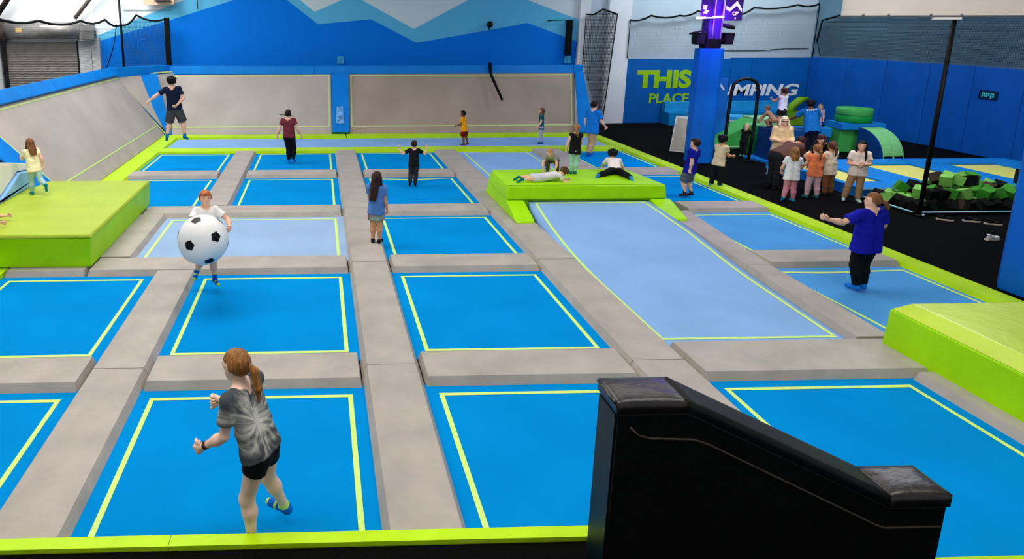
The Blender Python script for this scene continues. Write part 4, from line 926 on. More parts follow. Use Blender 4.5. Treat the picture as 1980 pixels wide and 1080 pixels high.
    for k in (1, -1):
        j = J[k]; cu = curl[0 if k == 1 else 1]
        def bend(d, a): return d*math.cos(a)+j['n']*math.sin(a)
        for q, (o, ln) in enumerate(((-.30, .42), (-.10, .47), (.10, .44), (.29, .34))):
            b0 = j['w']+j['hd']*hl*(.44)+j['lat']*hl*o*.72; a = .15; P = [b0]; ln *= hl*1.12
            for t in (.45, .32, .23):
                a += cu*1.35; P.append(P[-1]+bend(j['hd'], a)*ln*t)
            rr = .0078*H*max(.8, min(1, 1.2-.2*q/3)); addtube(P, [rr*1.1, rr, rr*.92, rr*.6], 0)
        tb = j['w']+j['hd']*hl*.16-j['lat']*hl*.20; td = unit(j['hd']*.75-j['lat']*.7+j['n']*.35); t2 = unit(j['hd']*.9+j['n']*(.2+cu)-j['lat']*.1)
        addtube([tb-td*.01*H, tb+td*hl*.24, tb+td*hl*.24+t2*hl*.22, tb+td*hl*.24+t2*hl*.30], [.0105*H, .0095*H, .008*H, .005*H], 0)
        addball(e3(.165*k, .335, .03), .062*hh, 1, (1.1, .8, .72)); addball(e3(.165*k, .375, .03), .032*hh, 2); addtube([e3(.08*k, .40, .12), e3(.17*k, .41, .145), e3(.26*k, .35, .12)], [.014*hh, .02*hh, .01*hh], 3, 5)
    addball(e3(0, .368, -.262), .1*hh, 4, (1.0, .42, .26)); addball(e3(0, .40, -.262), .06*hh, 2, (1.0, .3, .12))
    sm = skinm(skin); hmtl = hairm(hair[1])
    npmesh('body', vs, fs, [sm, mat('eye_white', (235, 232, 228), .3, 0), mat('eye_dark', (40, 26, 20), .2, 0), hmtl, mat('lips_'+skin, tuple(int(v*.82) if i == 0 else int(v*.62) for i, v in enumerate(SKIN[skin])), .5, .02)], root, fm)
    # ---- clothes
    def garment(name, build, m, k=.02):
        G = Field(lo, hi, h, k*H); build(G); r = G.mesh()
        if r: return npmesh(name, r[0], r[1], m if isinstance(m, list) else [m], root)
    tc, slv, hem = top[:3]; loose = top[3] if len(top) > 3 else .012
    fold = lambda X, Y, Z: .0022*H*np.sin(X*38/H+9*np.sin(Z*11/H))*np.sin(Z*26/H+Y*30/H)
    def shirt(G):
        hp = pel-spine*(hem)*H; down = unit(hp-chest)
        pl = [(hp, down)]
        for k in (1, -1):
            j = J[k]; o = side*.042*H*k*wide
            a = hx(mid+o*.75, chest, 0)
            G.cone(hp+side*.046*H*k*wide+down*.05*H, mid+o*.85, (.070+loose)*B, (.054+loose)*B, planes=pl, noise=fold); G.cone(mid+o*.85, chest+o*1.12, (.054+loose)*B, .062*B, noise=fold)
            G.cone(chest+o*.7+spine*.02*H, shl[k]-side*k*.008*H, .053*B, .043*B, noise=fold); G.cone(nb-spine*.026*H+side*k*.02*H, shl[k], .028*B, .039*B)
            if slv > 0:
                ud = unit(j['e']-shl[k]); u_end = min(slv, 1.0)
                if slv <= 1: G.cone(shl[k], shl[k]+ud*(ua*u_end+.05*H), .040*B, (.037+loose*.7)*B, planes=[(shl[k]+ud*ua*u_end, ud)], noise=fold)
                else:
                    fd_ = unit(j['w']-j['e']); G.cone(shl[k], j['e'], .040*B, .033*B, noise=fold); G.cone(j['e'], hx(j['e'], j['w'], .97)+fd_*.03*H, .035*B, .026*B, planes=[(hx(j['e'], j['w'], .94), fd_)], noise=fold)
    garment('shirt', shirt, shirt_mat or cloth(tc))
    if bottom:
        bc, kind = bottom[:2]; ex = {'long': .010, 'leggings': .009, 'shorts': .012, 'mid': .014, 'brief': .006}[kind]
        def pants(G):
            wp = pel+spine*.055*H; pl = [(wp, spine)]
            for k in (1, -1):
                j = J[k]; G.cone(pel+V3(.032*H*k*wide, 0, 0)-V3(0, 0, .0)*H, wp+side*.028*H*k*wide+spine*.04*H, (.060+ex)*B, (.052+ex)*B, planes=pl)
                d = unit(j['kn']-hips[k]); d2 = unit(j['an']-j['kn'])
                if kind in ('long', 'leggings'):
                    G.cone(hips[k], j['kn'], (.059+ex)*B, (.038+ex)*B); 
                    bk = -(j['fd']-d2*(j['fd']@d2)); bk = bk/max(np.linalg.norm(bk), .3)
                    G.cone(j['kn'], hx(j['kn'], j['an'], .35)+bk*.006*H, (.038+ex)*B, (.036+ex)*B)
                    G.cone(hx(j['kn'], j['an'], .35)+bk*.006*H, hx(j['kn'], j['an'], 1)+d2*.03*H, (.036+ex)*B, (.025+ex*(1.8 if kind == 'long' else .6))*B, planes=[(hx(j['kn'], j['an'], .93), d2)])
                else:
                    fr = {'shorts': .62, 'mid': .92, 'brief': .30}[kind]; G.cone(hips[k], hips[k]+d*(th*fr+.05*H), (.060+ex)*B, (.060+ex-.016*fr+(.012 if kind != 'brief' else .0))*B, planes=[(hips[k]+d*th*fr, d)])
        garment('trousers' if kind in ('long', 'leggings') else 'shorts', pants, bottom[2] if len(bottom) > 2 else cloth(bc), .018)
    # ---- socks, each a part of its own
    if socks:
        for k in (1, -1):
            j = J[k]; up = unit(j['kn']-j['an']); flat_ = abs(j['fd'][2]) < .5
            bk = -(j['fd']-up*(j['fd']@up)); bk = bk/max(np.linalg.norm(bk), .3)
            toe = j['an']+j['fd']*.092*H-V3(0, 0, ank*.62)*flat_; heel = j['an']+bk*.018*H-V3(0, 0, ank*.42)*flat_
            G = Field(np.minimum(np.minimum(j['an'], toe), heel)-.07*H, np.maximum(np.maximum(j['an'], toe), heel)+.08*H+sockh*H, h*.8, .014*H)
            G.cone(heel, j['an']+up*.0*H, .024*H, .024*H); G.cone(heel, toe, .0235*H, .0165*H); G.cone(j['an']+j['fd']*.05*H-V3(0, 0, ank*.45)*flat_, toe+j['lat']*0, .023*H, .018*H)
            G.cone(j['an'], j['an']+up*(sockh+.03)*H, .026*B, .029*B, planes=[(j['an']+up*sockh*H, up)])
            r = G.mesh()
            if r:
                if sock_mats:
                    cs = r[0][r[1]].mean(1); u_ = ((cs-heel)@j['fd'])/(.11*H); fmx = np.where((u_ > .99) | ((u_ > .52) & (u_ < .64)) | (((cs-j['an'])@up > (sockh-.014)*H) & (u_ < .40)), 1, 0)
                    npmesh('sock', r[0], r[1], sock_mats, root, fmx)
                else: npmesh('sock', r[0], r[1], [cloth(socks)], root)
    # ---- hair
    hk = hair[0]; hr = random.Random(len(label)); ph = hr.random()*6
    curly = lambda X, Y, Z: .022*hh*(np.sin(X*75/hh*.35+ph)+np.sin(Y*71/hh*.35)+np.sin(Z*69/hh*.35+ph))
    soft = lambda X, Y, Z: .008*hh*np.sin(X*60/hh*.5)*np.sin(Y*50/hh*.5+ph)
    if hk != 'none':
        top_r = {'curly': 1.20, 'short': 1.10, 'buzz': 1.03}.get(hk, 1.10)
        G = Field(hc-hh*1.9-V3(0, 0, hh*1.2), hc+hh*1.4, h*.75, .03*hh)
        z0 = {'short': .17, 'buzz': .24, 'curly': .10}.get(hk, .20)*hh; y0 = {'short': .16, 'curly': .20, 'buzz': .12}.get(hk, .15)*hh
        def low(x, y, z): return np.maximum(np.minimum(y-y0, z0-z), (-.40*hh+.75*np.maximum(0, y+.22*hh))*(1 if hk != 'buzz' else .6)-z)
        nz = curly if hk == 'curly' else soft
        G.ell(e3(0, -.055, .06), (.40*hh*top_r, .46*hh*top_r, .47*hh*top_r), HR, 0, cut=low, noise=nz)
        if hk in ('short', 'curly'): G.ell(e3(0, .27, .34), (.30*hh, .17*hh, .15*hh), HR, .06*hh, noise=nz)
        if hk == 'curly':
            for q in range(11):
                a = q*.61+ph; G.ell(e3(.40*math.cos(a), -.12+.36*math.sin(a)*.8, .10+.22*math.sin(a*2.3)), (.20*hh,)*3, HR, .04*hh, noise=nz)
        hang = unit(np.asarray(hair[2], float)) if len(hair) > 2 and hair[2] is not None else V3(0, 0, -1)
        ln = (hair[3] if len(hair) > 3 else 1.0)*hh
        if hk in ('long', 'bob'):
            nn = {'long': 1.35, 'bob': .8}[hk]*ln
            for x in (-.30, -.16, 0, .16, .30):
                a = e3(x, -.30+abs(x)*.55, .05); G.cone(a, a+hang*nn*.55-HR[1]*.06*hh, .15*hh, .15*hh, .05*hh, noise=nz); G.cone(a+hang*nn*.55-HR[1]*.06*hh, a+hang*nn-HR[1]*(.04)*hh, .15*hh, .07*hh, .05*hh, noise=nz)
            for x in (-1, 1):
                a = e3(.38*x, .04, .05); b = a+HR[1]*.24*hh+HR[0]*.06*x*hh+hang*nn*.5; G.cone(a, b, .11*hh, .12*hh, .05*hh, noise=nz); G.cone(b, b+HR[1]*.06*hh+hang*nn*.42, .12*hh, .05*hh, .05*hh, noise=nz)
        if hk == 'pony':
            a = e3(0, -.48, .02); sw_ = HR[0]*(hair[4] if len(hair) > 4 else 0)*hh
            G.cone(e3(0, -.40, .0), a, .11*hh, .07*hh, .05*hh); b = a-HR[1]*.18*hh+hang*ln*.25+sw_*.3; c_ = a-HR[1]*.16*hh+hang*ln*.75+sw_*.7; d_ = a-HR[1]*.05*hh+hang*ln*1.15+sw_
            G.cone(a, b, .07*hh, .15*hh, .04*hh, noise=nz); G.cone(b, c_, .15*hh, .14*hh, .04*hh, noise=nz); G.cone(c_, d_, .14*hh, .03*hh, .04*hh, noise=nz)
        if hk == 'braids':
            for x in (-1, 1):
                a = e3(.30*x, -.22, -.20); G.cone(a, a+HR[0]*x*.55*hh-HR[1]*.1*hh+V3(0, 0, .02*hh), .07*hh, .05*hh, .03*hh); G.cone(a+HR[0]*x*.55*hh-HR[1]*.1*hh, a+HR[0]*x*.86*hh-HR[1]*.1*hh-V3(0, 0, .03*hh), .05*hh, .06*hh, .03*hh)
        if hk == 'bun': G.ell(e3(0, -.42, .30), (.2*hh,)*3, HR, .04*hh, noise=soft)
        r = G.mesh()
        if r: npmesh('hair', r[0], r[1], [hmtl], root)
    J['hc'], J['HR'], J['hh'], J['root'], J['chest'], J['side'], J['fwd'], J['spine'] = hc, HR, hh, root, chest, side, fwd, spine
    return J
def band(J, k, rgb, t=.92, r=.021, w=.012, H=1.5, name='wristband'):
    a, b = J[k]['e'], J[k]['w']; p = a+(b-a)*t; d = unit(b-a)
    bm = bmesh.new(); tube(bm, [tuple(p-d*w), tuple(p+d*w)], r*H, 12); return finish(name, bm, cloth(rgb), J['root'], True)
D = math.radians
def crowd():
    BLUE = (8, 104, 186); TEAL = (0, 132, 150)
    lime_s = [cloth((10, 96, 200)), cloth((176, 226, 110))]
    # tie-dye shirt: pale rays bursting from the middle of the back
    m = bpy.data.materials.new('tie_dye'); m.use_nodes = True; nt = m.node_tree; b = nt.nodes['Principled BSDF']; b.inputs['Roughness'].default_value = .85
    tc = nt.nodes.new('ShaderNodeTexCoord'); mp = nt.nodes.new('ShaderNodeMapping'); mp.inputs['Location'].default_value = (-.03, .0, -1.13); nt.links.new(tc.outputs['Object'], mp.inputs[0])
    sp = nt.nodes.new('ShaderNodeSeparateXYZ'); nt.links.new(mp.outputs[0], sp.inputs[0])
    at = nt.nodes.new('ShaderNodeMath'); at.operation = 'ARCTAN2'; nt.links.new(sp.outputs['Z'], at.inputs[0]); nt.links.new(sp.outputs['X'], at.inputs[1])
    ln = nt.nodes.new('ShaderNodeVectorMath'); ln.operation = 'LENGTH'
    cb = nt.nodes.new('ShaderNodeCombineXYZ'); nt.links.new(sp.outputs['X'], cb.inputs[0]); nt.links.new(sp.outputs['Z'], cb.inputs[1]); nt.links.new(cb.outputs[0], ln.inputs[0])
    c2 = nt.nodes.new('ShaderNodeCombineXYZ'); ml = nt.nodes.new('ShaderNodeMath'); ml.operation = 'MULTIPLY'; ml.inputs[1].default_value = 3.2; nt.links.new(at.outputs[0], ml.inputs[0]); nt.links.new(ml.outputs[0], c2.inputs[0])
    m3 = nt.nodes.new('ShaderNodeMath'); m3.operation = 'MULTIPLY'; m3.inputs[1].default_value = 5; nt.links.new(ln.outputs['Value'], m3.inputs[0]); nt.links.new(m3.outputs[0], c2.inputs[1])
    nz = nt.nodes.new('ShaderNodeTexNoise'); nz.inputs['Scale'].default_value = 1.6; nz.inputs['Detail'].default_value = 4; nt.links.new(c2.outputs[0], nz.inputs['Vector'])
    m4 = nt.nodes.new('ShaderNodeMath'); m4.operation = 'MULTIPLY_ADD'; m4.inputs[1].default_value = -1.3; m4.inputs[2].default_value = .34; nt.links.new(ln.outputs['Value'], m4.inputs[0])
    ad = nt.nodes.new('ShaderNodeMath'); ad.operation = 'ADD'; nt.links.new(nz.outputs['Fac'], ad.inputs[0]); nt.links.new(m4.outputs[0], ad.inputs[1])
    cr = nt.nodes.new('ShaderNodeValToRGB'); e = cr.color_ramp.elements; e[0].position = .42; e[0].color = s2l((62, 66, 70)); e[1].position = .80; e[1].color = s2l((206, 202, 192)); e.new(.56).color = s2l((104, 105, 104))
    nt.links.new(ad.outputs[0], cr.inputs[0]); nt.links.new(cr.outputs[0], b.inputs['Base Color'])
    # front girl
    J = person('girl in grey tie-dye shirt and black shorts crouching in the nearest trampoline', 1.70, (-.58, 4.76), D(66), .035, 'pale', True, lean=(-.02, .30, 1), twist=-.10,
        L=((-.14, .10, -1), (.02, .90, -.62)), R=((.16, .40, -1), (-.1, 1, -.05)), LL=((-.03, .26, -1), (-.04, -.12, -1), (0, 1, 0)), RL=((.30, .16, -1), (.36, -.26, -1), (.1, 1, .12)),
        head=(0, .20, 1), face=(-.05, 1, -.05), hair=('pony', (156, 104, 56), (-.1, -.30, -1), 1.15), top=((90, 92, 94), .62, -.005, .014), bottom=((14, 14, 16), 'brief'), shirt_mat=m, socks=(10, 96, 200), sock_mats=lime_s, sockh=.02, anchor='L', fine=.0085, curl=(.95, .95), bulk=.95)
    for k, t, c in ((-1, .90, (26, 22, 24)), (-1, .84, (120, 60, 60)), (1, .90, (20, 20, 22)), (1, .82, (60, 170, 90))): band(J, k, c, t, .0205, .010, 1.66)
    bm = bmesh.new(); a = J['hc']-J['HR'][1]*J['hh']*.47+J['HR'][2]*J['hh']*.02; tube(bm, [tuple(a+J['HR'][1]*.02), tuple(a-J['HR'][1]*.02)], .024, 12); finish('hair_tie', bm, cloth((30, 26, 28)), J['root'], True)
    # boy with the giant ball
    J = person('red haired boy in white polo shirt carrying a giant football', 1.52, (-1.72, 10.36), D(192), .0, 'fair', False, lean=(0, -.10, 1),
        R=((.45, .75, -.6), (-.05, 1, -.15)), L=((-.95, .45, -.75), (-.06, 1, -.42), (.25, 1, .0)), RL=((.18, .30, -1), (.20, -.75, -.8), (.3, .75, -.6)), LL=((-.02, .12, -1), (-.05, -.05, -1), (-.3, 1, -.1)),
        head=(0, -.02, 1), face=(-.1, 1, .16), hair=('short', (192, 112, 60)), top=((240, 236, 234), .62, .05, .014), bottom=((232, 228, 226), 'shorts'), socks=(8, 92, 180), sock_mats=[cloth((8, 92, 180)), cloth((170, 226, 90))], sockh=.075, anchor='L', lift=.10, fine=.010, curl=(.3, .3))
    o = boxo('badge', (.06, .09, .118, .124, 1.13, 1.17), cloth((220, 70, 60)), J['root'], 0)
    t = thing('football', 'giant white inflatable football with black pentagons carried by the boy', 'ball', (-1.80, 9.90, .99)); R = .385
    bm = bmesh.new(); ball(bm, (0, 0, 0), R, 40, 26); finish('skin', bm, mat('ball_white', (238, 236, 234), .35, .03, 2), t, True)
    ico = bmesh.new(); bmesh.ops.create_icosphere(ico, subdivisions=1, radius=1); dirs = [v.co.normalized() for v in ico.verts]; ico.free()
    # four of the black patches as seen from the walkway (right, up, towards the viewer) fix the turn of the ball
    tv = (Vector((0, 0, 4.2))-Vector((-1.80, 9.90, .99))).normalized(); rv = Vector((0, 0, 1)).cross(tv).normalized(); uv_ = tv.cross(rv)
    seen = [Vector(q).normalized() for q in ((-.23, .78, .58), (-.57, -.2, .80), (.49, .08, .87), (.19, -.85, .49))]
    seen = [rv*q.x+uv_*q.y+tv*q.z for q in seen]; best = None
    for a in dirs:
        for b in dirs:
            for c in dirs:
                if min(a.dot(b), a.dot(c), b.dot(c)) < .4 or max(a.dot(b), a.dot(c), b.dot(c)) > .9: continue
                f = lambda p, q: Matrix((p, (q-p*q.dot(p)).normalized(), p.cross(q).normalized())).transposed()
                M = f(seen[2], seen[1]) @ f(c, b).transposed(); e_ = (M @ a-seen[0]).length
                if best is None or e_ < best[0]: best = (e_, M)
    rotm = best[1]
    bk = mat('ball_black', (22, 24, 26), .3, .1, 3)
    for d in dirs:
        d = rotm @ d; u = d.orthogonal().normalized(); v = d.cross(u); bm = bmesh.new(); ang = .225
        rings = []
        for q in range(4):
            rr = ang*q/3; ring = []
            for k in range(20):
                s = k/4; i = int(s); f = s-i; A, B_ = [Vector((math.cos(2*PI*x/5), math.sin(2*PI*x/5))) for x in (i, i+1)]; pt = A.lerp(B_, f)*rr
                ring.append(bm.verts.new((d+u*pt.x+v*pt.y).normalized()*(R+.0025)))
                if q == 0: break
            rings.append(ring)
        for k in range(20): bm.faces.new((rings[0][0], rings[1][k], rings[1][(k+1) % 20]))
        for q in (1, 2):
            for k in range(20): bm.faces.new((rings[q][k], rings[q+1][k], rings[q+1][(k+1) % 20], rings[q][(k+1) % 20]))
        finish('pentagon', bm, bk, t, True)
    # far left jumper
    person('man in navy shirt and grey shorts leaping in the far left corner', 1.84, (-4.22, 19.6), D(5), .0, 'fair', True, lean=(-.06, -.10, 1), lift=.84,
        L=((-1, .05, -.62), (-1, .1, -.72)), R=((.45, -.35, -1), (-.75, -.35, -.75)), LL=((-.22, .10, -1), (-.18, -.35, -1), (-.2, .7, -.75)), RL=((.34, .05, -1), (.08, -.18, -1), (.35, .9, -.35)),
        face=(-.2, 1, 0), hair=('curly', (14, 12, 12)), top=((16, 28, 56), .62, .0, .018), bottom=((66, 66, 70), 'mid'), socks=(0, 118, 170), sockh=.07)
    person('woman in maroon tee and black leggings with braids flying out', 1.66, (-.91, 20.7), D(-8), -.04, 'fair', True, lean=(-.03, -.08, 1), L=((-.42, -.1, -1), (-.34, .2, -1)), R=((.40, -.05, -1), (.50, .35, -1)),
        LL=((.10, .16, -1), (.02, -.12, -1), (-.1, 1, -.1)), RL=((.12, .22, -1), (-.04, -.15, -1), (.15, 1, -.1)), head=(.05, .05, 1), face=(.35, 1, 0), hair=('braids', (34, 22, 18)), top=((122, 48, 58), .5, .0, .010), bottom=((14, 14, 18), 'leggings'), socks=(30, 110, 200), sockh=.03, lift=.02)
    person('young girl in cream tee running across the big left lime box', 1.20, (-6.12, 14.05), D(38), .692, 'fair', lean=(-.05, .16, 1), L=((-.25, .55, -1), (.1, 1, .1)), R=((.35, -.45, -1), (.1, .1, -1)),
        LL=((-.04, .16, -1), (-.02, -.04, -1), (0, 1, 0)), RL=((.10, -.42, -1), (.12, -1, -.34), (0, -.15, -1)), face=(-.25, 1, -.1), hair=('long', (134, 88, 56), (.1, -.35, -1), 1.0), top=((252, 236, 190), .5, .05, .018), bottom=((160, 196, 190), 'leggings'), socks=(0, 124, 150), anchor='L')
    person('child lying on the big lime box, only the forearm inside the left frame edge', 1.2, (-6.42, 11.72), D(-78), .695, 'fair', lean=(0, 1, .05), anchor='lie', L=((-.5, .8, -.1), (.0, 1, .0)), R=((.5, .8, -.1), (.05, 1, .02)),
        LL=((-.1, -1, -.02), (0, -1, 0), (0, -.6, -.8)), RL=((.1, -1, -.02), (0, -1, 0), (0, -.6, -.8)), head=(0, 1, .5), face=(0, .7, -.5), hair=('short', (60, 40, 28)), top=((210, 120, 110), .5, .02))
    person('boy in black tee and grey joggers bouncing with both hands raised', 1.24, (2.58, 17.72), D(0), -.10, 'fair', lean=(0, .04, 1), R=((.85, .1, -.55), (.35, .3, 1)), L=((-.95, .1, -.5), (-.55, .3, .9)),
        RL=((.02, .06, -1), (-.06, -.05, -1), (.1, 1, -.2)), LL=((-.06, .18, -1), (-.12, -.62, -.8), (0, .55, -.9)), hair=('short', (46, 30, 24)), top=((22, 22, 24), .6, .03, .016), bottom=((44, 44, 50), 'long'), socks=(20, 20, 24), anchor='R')
    person('girl in blue tee and patterned shorts with long dark hair standing on the strip pad', 1.40, (1.07, 12.35), D(-14), .10, 'tan', lean=(.02, -.06, 1), R=((.10, .06, -1), (.14, .18, -1)), L=((-.08, .45, -1), (.30, 1, .1)),
        LL=((.02, 0, -1), (.0, .02, -1), (-.1, 1, 0)), RL=((.02, 0, -1), (-.0, -.02, -1), (.2, 1, 0)), head=(.02, .02, 1), face=(.55, 1, -.1), hair=('long', (58, 36, 30), (-.12, -.16, -1), 1.5), top=((84, 128, 196), .6, .05, .016), bottom=((130, 50, 86), 'shorts', mat('patterned_shorts', (120, 40, 84), .8, 0, 6, rgb2=(150, 196, 176))), socks=(20, 26, 22), sockh=.02)
    person('boy in orange tee and dark red shorts on the narrow back trampoline', 1.22, (5.20, 23.5), D(62), -.02, 'brown', lean=(-.02, .10, 1), L=((-.10, .25, -1), (.15, 1, -.45)), R=((.2, -.25, -1), (0, .4, -1)), RL=((.05, -.2, -1), (.05, -.3, -1), (0, 1, -.3)), LL=((-.03, .05, -1), (0, -.18, -1), (0, 1, 0)),
        hair=('short', (20, 15, 14)), top=((246, 160, 20), .7, .06, .02), bottom=((118, 20, 24), 'mid'), socks=(90, 56, 40), sockh=.01)
    person('small girl in teal top and pale leggings standing before the right wall panel', 1.28, (8.0, 23.7), D(78), 0, 'fair', lean=(0, .02, 1), L=((-.08, .15, -1), (0, .5, -1)), R=((.2, -.3, -1), (.1, .1, -1)), LL=((0, .05, -1), (0, -.15, -1), (0, 1, 0)), RL=((.02, -.02, -1), (.02, -.2, -1), (0, 1, 0)),
        hair=('bob', (110, 72, 52)), top=((14, 88, 104), .5, .06, .008), bottom=((176, 176, 200), 'leggings'), socks=(10, 80, 140))
    person('man in bright blue tee and khaki trousers striding behind the platform', 1.80, (8.85, 21.5), D(-62), 0, 'fair', True, lean=(0, .06, 1), R=((.2, .35, -1), (.1, .75, -.75)), L=((-.2, -.2, -1), (0, .2, -1)), LL=((-.02, .28, -1), (0, -.12, -1), (0, 1, 0)), RL=((.04, -.05, -1), (0, -.5, -1), (0, .8, -.4)),
        hair=('short', (28, 20, 18)), top=((10, 120, 214), .7, .06, .024), bottom=((186, 158, 116), 'long'), socks=(20, 90, 190), anchor='L')
    person('girl in black vest and pale green leggings standing on the lime platform', 1.20, (6.05, 15.55), D(-4), .702, 'fair', lean=(.02, .02, 1), L=((-.30, .05, -1), (-.10, .2, -1)), R=((.22, .35, -1), (-.1, .7, -.5)), LL=((-.01, .1, -1), (.0, -.12, -1), (0, 1, 0)), RL=((-.02, .05, -1), (-.05, -.1, -1), (0, 1, 0)),
        face=(.4, 1, 0), hair=('pony', (160, 116, 78), (.2, -.2, -1), 1.0), top=((20, 18, 20), .0, .06, .012), bottom=((160, 204, 190), 'leggings'), socks=(0, 120, 110), bulk=1.02)
    person('child in white tee lying on the front of the lime platform with curly brown hair', 1.18, (5.05, 14.82), D(-86), .702, 'fair', lean=(0, 1, .16), anchor='lie', R=((.35, .55, -.75), (-.35, 1, -.1)), L=((-.4, .7, -.7), (.4, .9, -.1)), RL=((.10, -1, -.06), (.02, -1, -.02), (.1, -1, -.25)), LL=((-.16, -1, -.06), (-.1, -1, .02), (0, -1, -.25)),
        head=(0, 1, .55), face=(.3, 1, -.5), hair=('curly', (96, 68, 40)), top=((222, 214, 216), .55, .04, .014), bottom=((206, 204, 212), 'mid'), socks=(0, 112, 110))
    person('child in grey tee crouching behind the boy lying on the lime platform', 1.10, (5.62, 15.75), D(150), .702, 'fair', lean=(.05, 1, .42), anchor='both', L=((-.3, .5, -1), (.1, .2, -1)), R=((.3, .5, -1), (-.1, .2, -1)), LL=((-.25, 1, -.25), (0, -.6, -1), (0, 1, 0)), RL=((.25, 1, -.25), (0, -.6, -1), (0, 1, 0)),
        head=(0, .6, .8), face=(0, 1, -.3), hair=('buzz', (196, 140, 92)), top=((150, 146, 140), .55, .04, .014), bottom=((92, 78, 66), 'long'), socks=(40, 60, 60))
    person('boy in white tee and black trousers lying face down on the lime platform', 1.34, (7.02, 15.45), D(-12), .702, 'tan', lean=(.06, 1, .42), anchor='lie', R=((.5, .5, -.9), (.3, .8, -.1)), L=((-.4, .6, -.9), (.2, .9, -.1)), LL=((-.75, -.8, -.12), (-.7, -.75, -.06), (-.5, -.6, -.4)), RL=((.38, -1, -.12), (.25, -1, -.06), (.3, -.9, -.4)),
        head=(0, .55, 1), face=(0, 1, .0), hair=('curly', (18, 14, 14)), top=((244, 226, 220), .6, .02, .014), bottom=((14, 14, 18), 'long'), socks=(30, 130, 196))
    person('boy in royal blue tee and grey shorts on the trampoline beside the blue column', 1.48, (9.22, 16.1), D(28), -.04, 'fair', lean=(.05, -.10, 1), L=((-.05, -.30, -1), (-.12, .05, -1)), R=((.15, .1, -1), (0, .5, -1)), LL=((-.08, .26, -1), (-.05, -.32, -1), (0, 1, -.1)), RL=((.02, .20, -1), (.02, -.42, -1), (.05, 1, -.2)),
        face=(-.3, 1, 0), hair=('short', (52, 30, 26)), top=((16, 22, 150), .66, .05, .018), bottom=((96, 98, 112), 'mid'), socks=(48, 34, 34), sockh=.10)
    person('boy in cream tee and black trousers holding his hands out by the carpet edge', 1.36, (10.35, 16.85), D(-70), .03, 'tan', lean=(.02, .10, 1), R=((.1, .35, -1), (-.1, 1, -.12)), L=((-.1, .30, -1), (.1, 1, -.15)), LL=((-.08, -.06, -1), (-.1, -.08, -1), (-.1, 1, 0)), RL=((.10, .06, -1), (.06, -.06, -1), (.15, 1, 0)),
        head=(0, .14, 1), face=(.1, 1, -.35), hair=('curly', (16, 12, 12)), top=((232, 204, 164), .5, .04, .016), bottom=((20, 20, 24), 'long'), socks=(60, 150, 190))
    person('woman in royal blue tee and black trousers jumping on the right-hand trampoline', 1.64, (8.80, 10.12), D(8), -.05, 'fair', True, lean=(-.05, -.04, 1), L=((-.82, .25, -.55), (-1, .25, .22)), R=((.42, .15, -1), (.45, .5, .55)), LL=((.05, .16, -1), (.10, -.10, -1), (-.1, 1, 0)), RL=((.02, .24, -1), (-.02, -.16, -1), (.15, 1, 0)),
        head=(.0, .08, 1), face=(-.85, .7, 0), hair=('pony', (140, 92, 54), (.5, -.3, -1), .8, .3), top=((18, 24, 160), .72, .07, .022), bottom=((12, 12, 14), 'leggings'), socks=(20, 120, 210), sockh=.04, fine=.011, wide=1.18, bulk=1.1)
    # toddler and the soft play group
    person('toddler in black clothes leaning on the green foam cylinder', 1.04, (13.5, 20.75), D(-55), .06, 'fair', lean=(0, .20, 1), R=((.1, .7, -.5), (0, 1, -.1)), L=((-.1, .75, -.5), (0, 1, -.1)), RL=((.02, -.05, -1), (0, -.12, -1), (0, 1, 0)), head=(0, .15, 1), face=(.3, 1, -.2), hair=('bob', (226, 196, 148)), top=((18, 18, 20), .7, .04), bottom=((20, 20, 22), 'long'), socks=(120, 200, 200))
    person('girl in white vest and black shorts standing on the dark blue foam block', 1.22, (14.25, 20.2), D(12), 1.055, 'tan', lean=(.02, .04, 1), R=((.18, .1, -1), (.12, .25, -1)), L=((-.2, .7, -.7), (.2, .9, .3)), RL=((.08, .06, -1), (.12, -.10, -1), (.1, 1, 0)), LL=((-.05, .05, -1), (-.05, -.1, -1), (0, 1, 0)), face=(-.4, 1, -.2), hair=('curly', (64, 42, 34)), top=((214, 214, 226), .0, .02), bottom=((18, 18, 22), 'shorts'), socks=(30, 40, 60))
    person('child in tan clothes crouching on the block beside the girl in the white vest', .98, (13.95, 20.25), D(40), 1.055, 'tan', lean=(0, .75, .8), RL=((.3, 1, -.1), (0, -.5, -1), (0, 1, 0)), LL=((-.3, 1, -.1), (0, -.5, -1), (0, 1, 0)), R=((.2, .8, -.8), (0, .6, -1)), L=((-.2, .8, -.8), (0, .6, -1)), hair=('short', (120, 84, 60)), top=((176, 132, 104), .5, .02), bottom=((150, 106, 84), 'long'), socks=(30, 50, 70))
    J = person('woman in beige jumper and light jeans with pale hair and dark glasses', 1.72, (12.42, 17.6), D(168), .06, 'fair', True, lean=(-.02, .04, 1), R=((.22, .12, -1), (-.45, 1, -.1)), L=((-.22, .12, -1), (.45, 1, -.15)), RL=((.10, .02, -1), (.16, -.04, -1), (.2, 1, 0)), LL=((-.04, .0, -1), (-.02, -.02, -1), (0, 1, 0)), face=(.15, 1, -.35), head=(0, .14, 1), hair=('bob', (236, 214, 176), None, 1.1), top=((230, 196, 152), 1.5, .05, .016), bottom=((140, 172, 190), 'long'), socks=(40, 44, 50))
    c_, HR_, hh_ = J['hc'], J['HR'], J['hh']; g3 = lambda x, y, z: tuple(c_+HR_[0]*x*hh_+HR_[1]*y*hh_+HR_[2]*z*hh_)
    bm = bmesh.new(); tube(bm, [g3(-.36, .1, .05), g3(-.30, .36, .04), g3(-.05, .43, .04), g3(.05, .43, .04), g3(.30, .36, .04), g3(.36, .1, .05)], [.004, .012, .014, .014, .012, .004], 6); finish('glasses', bm, BLACKM, J['root'], True)
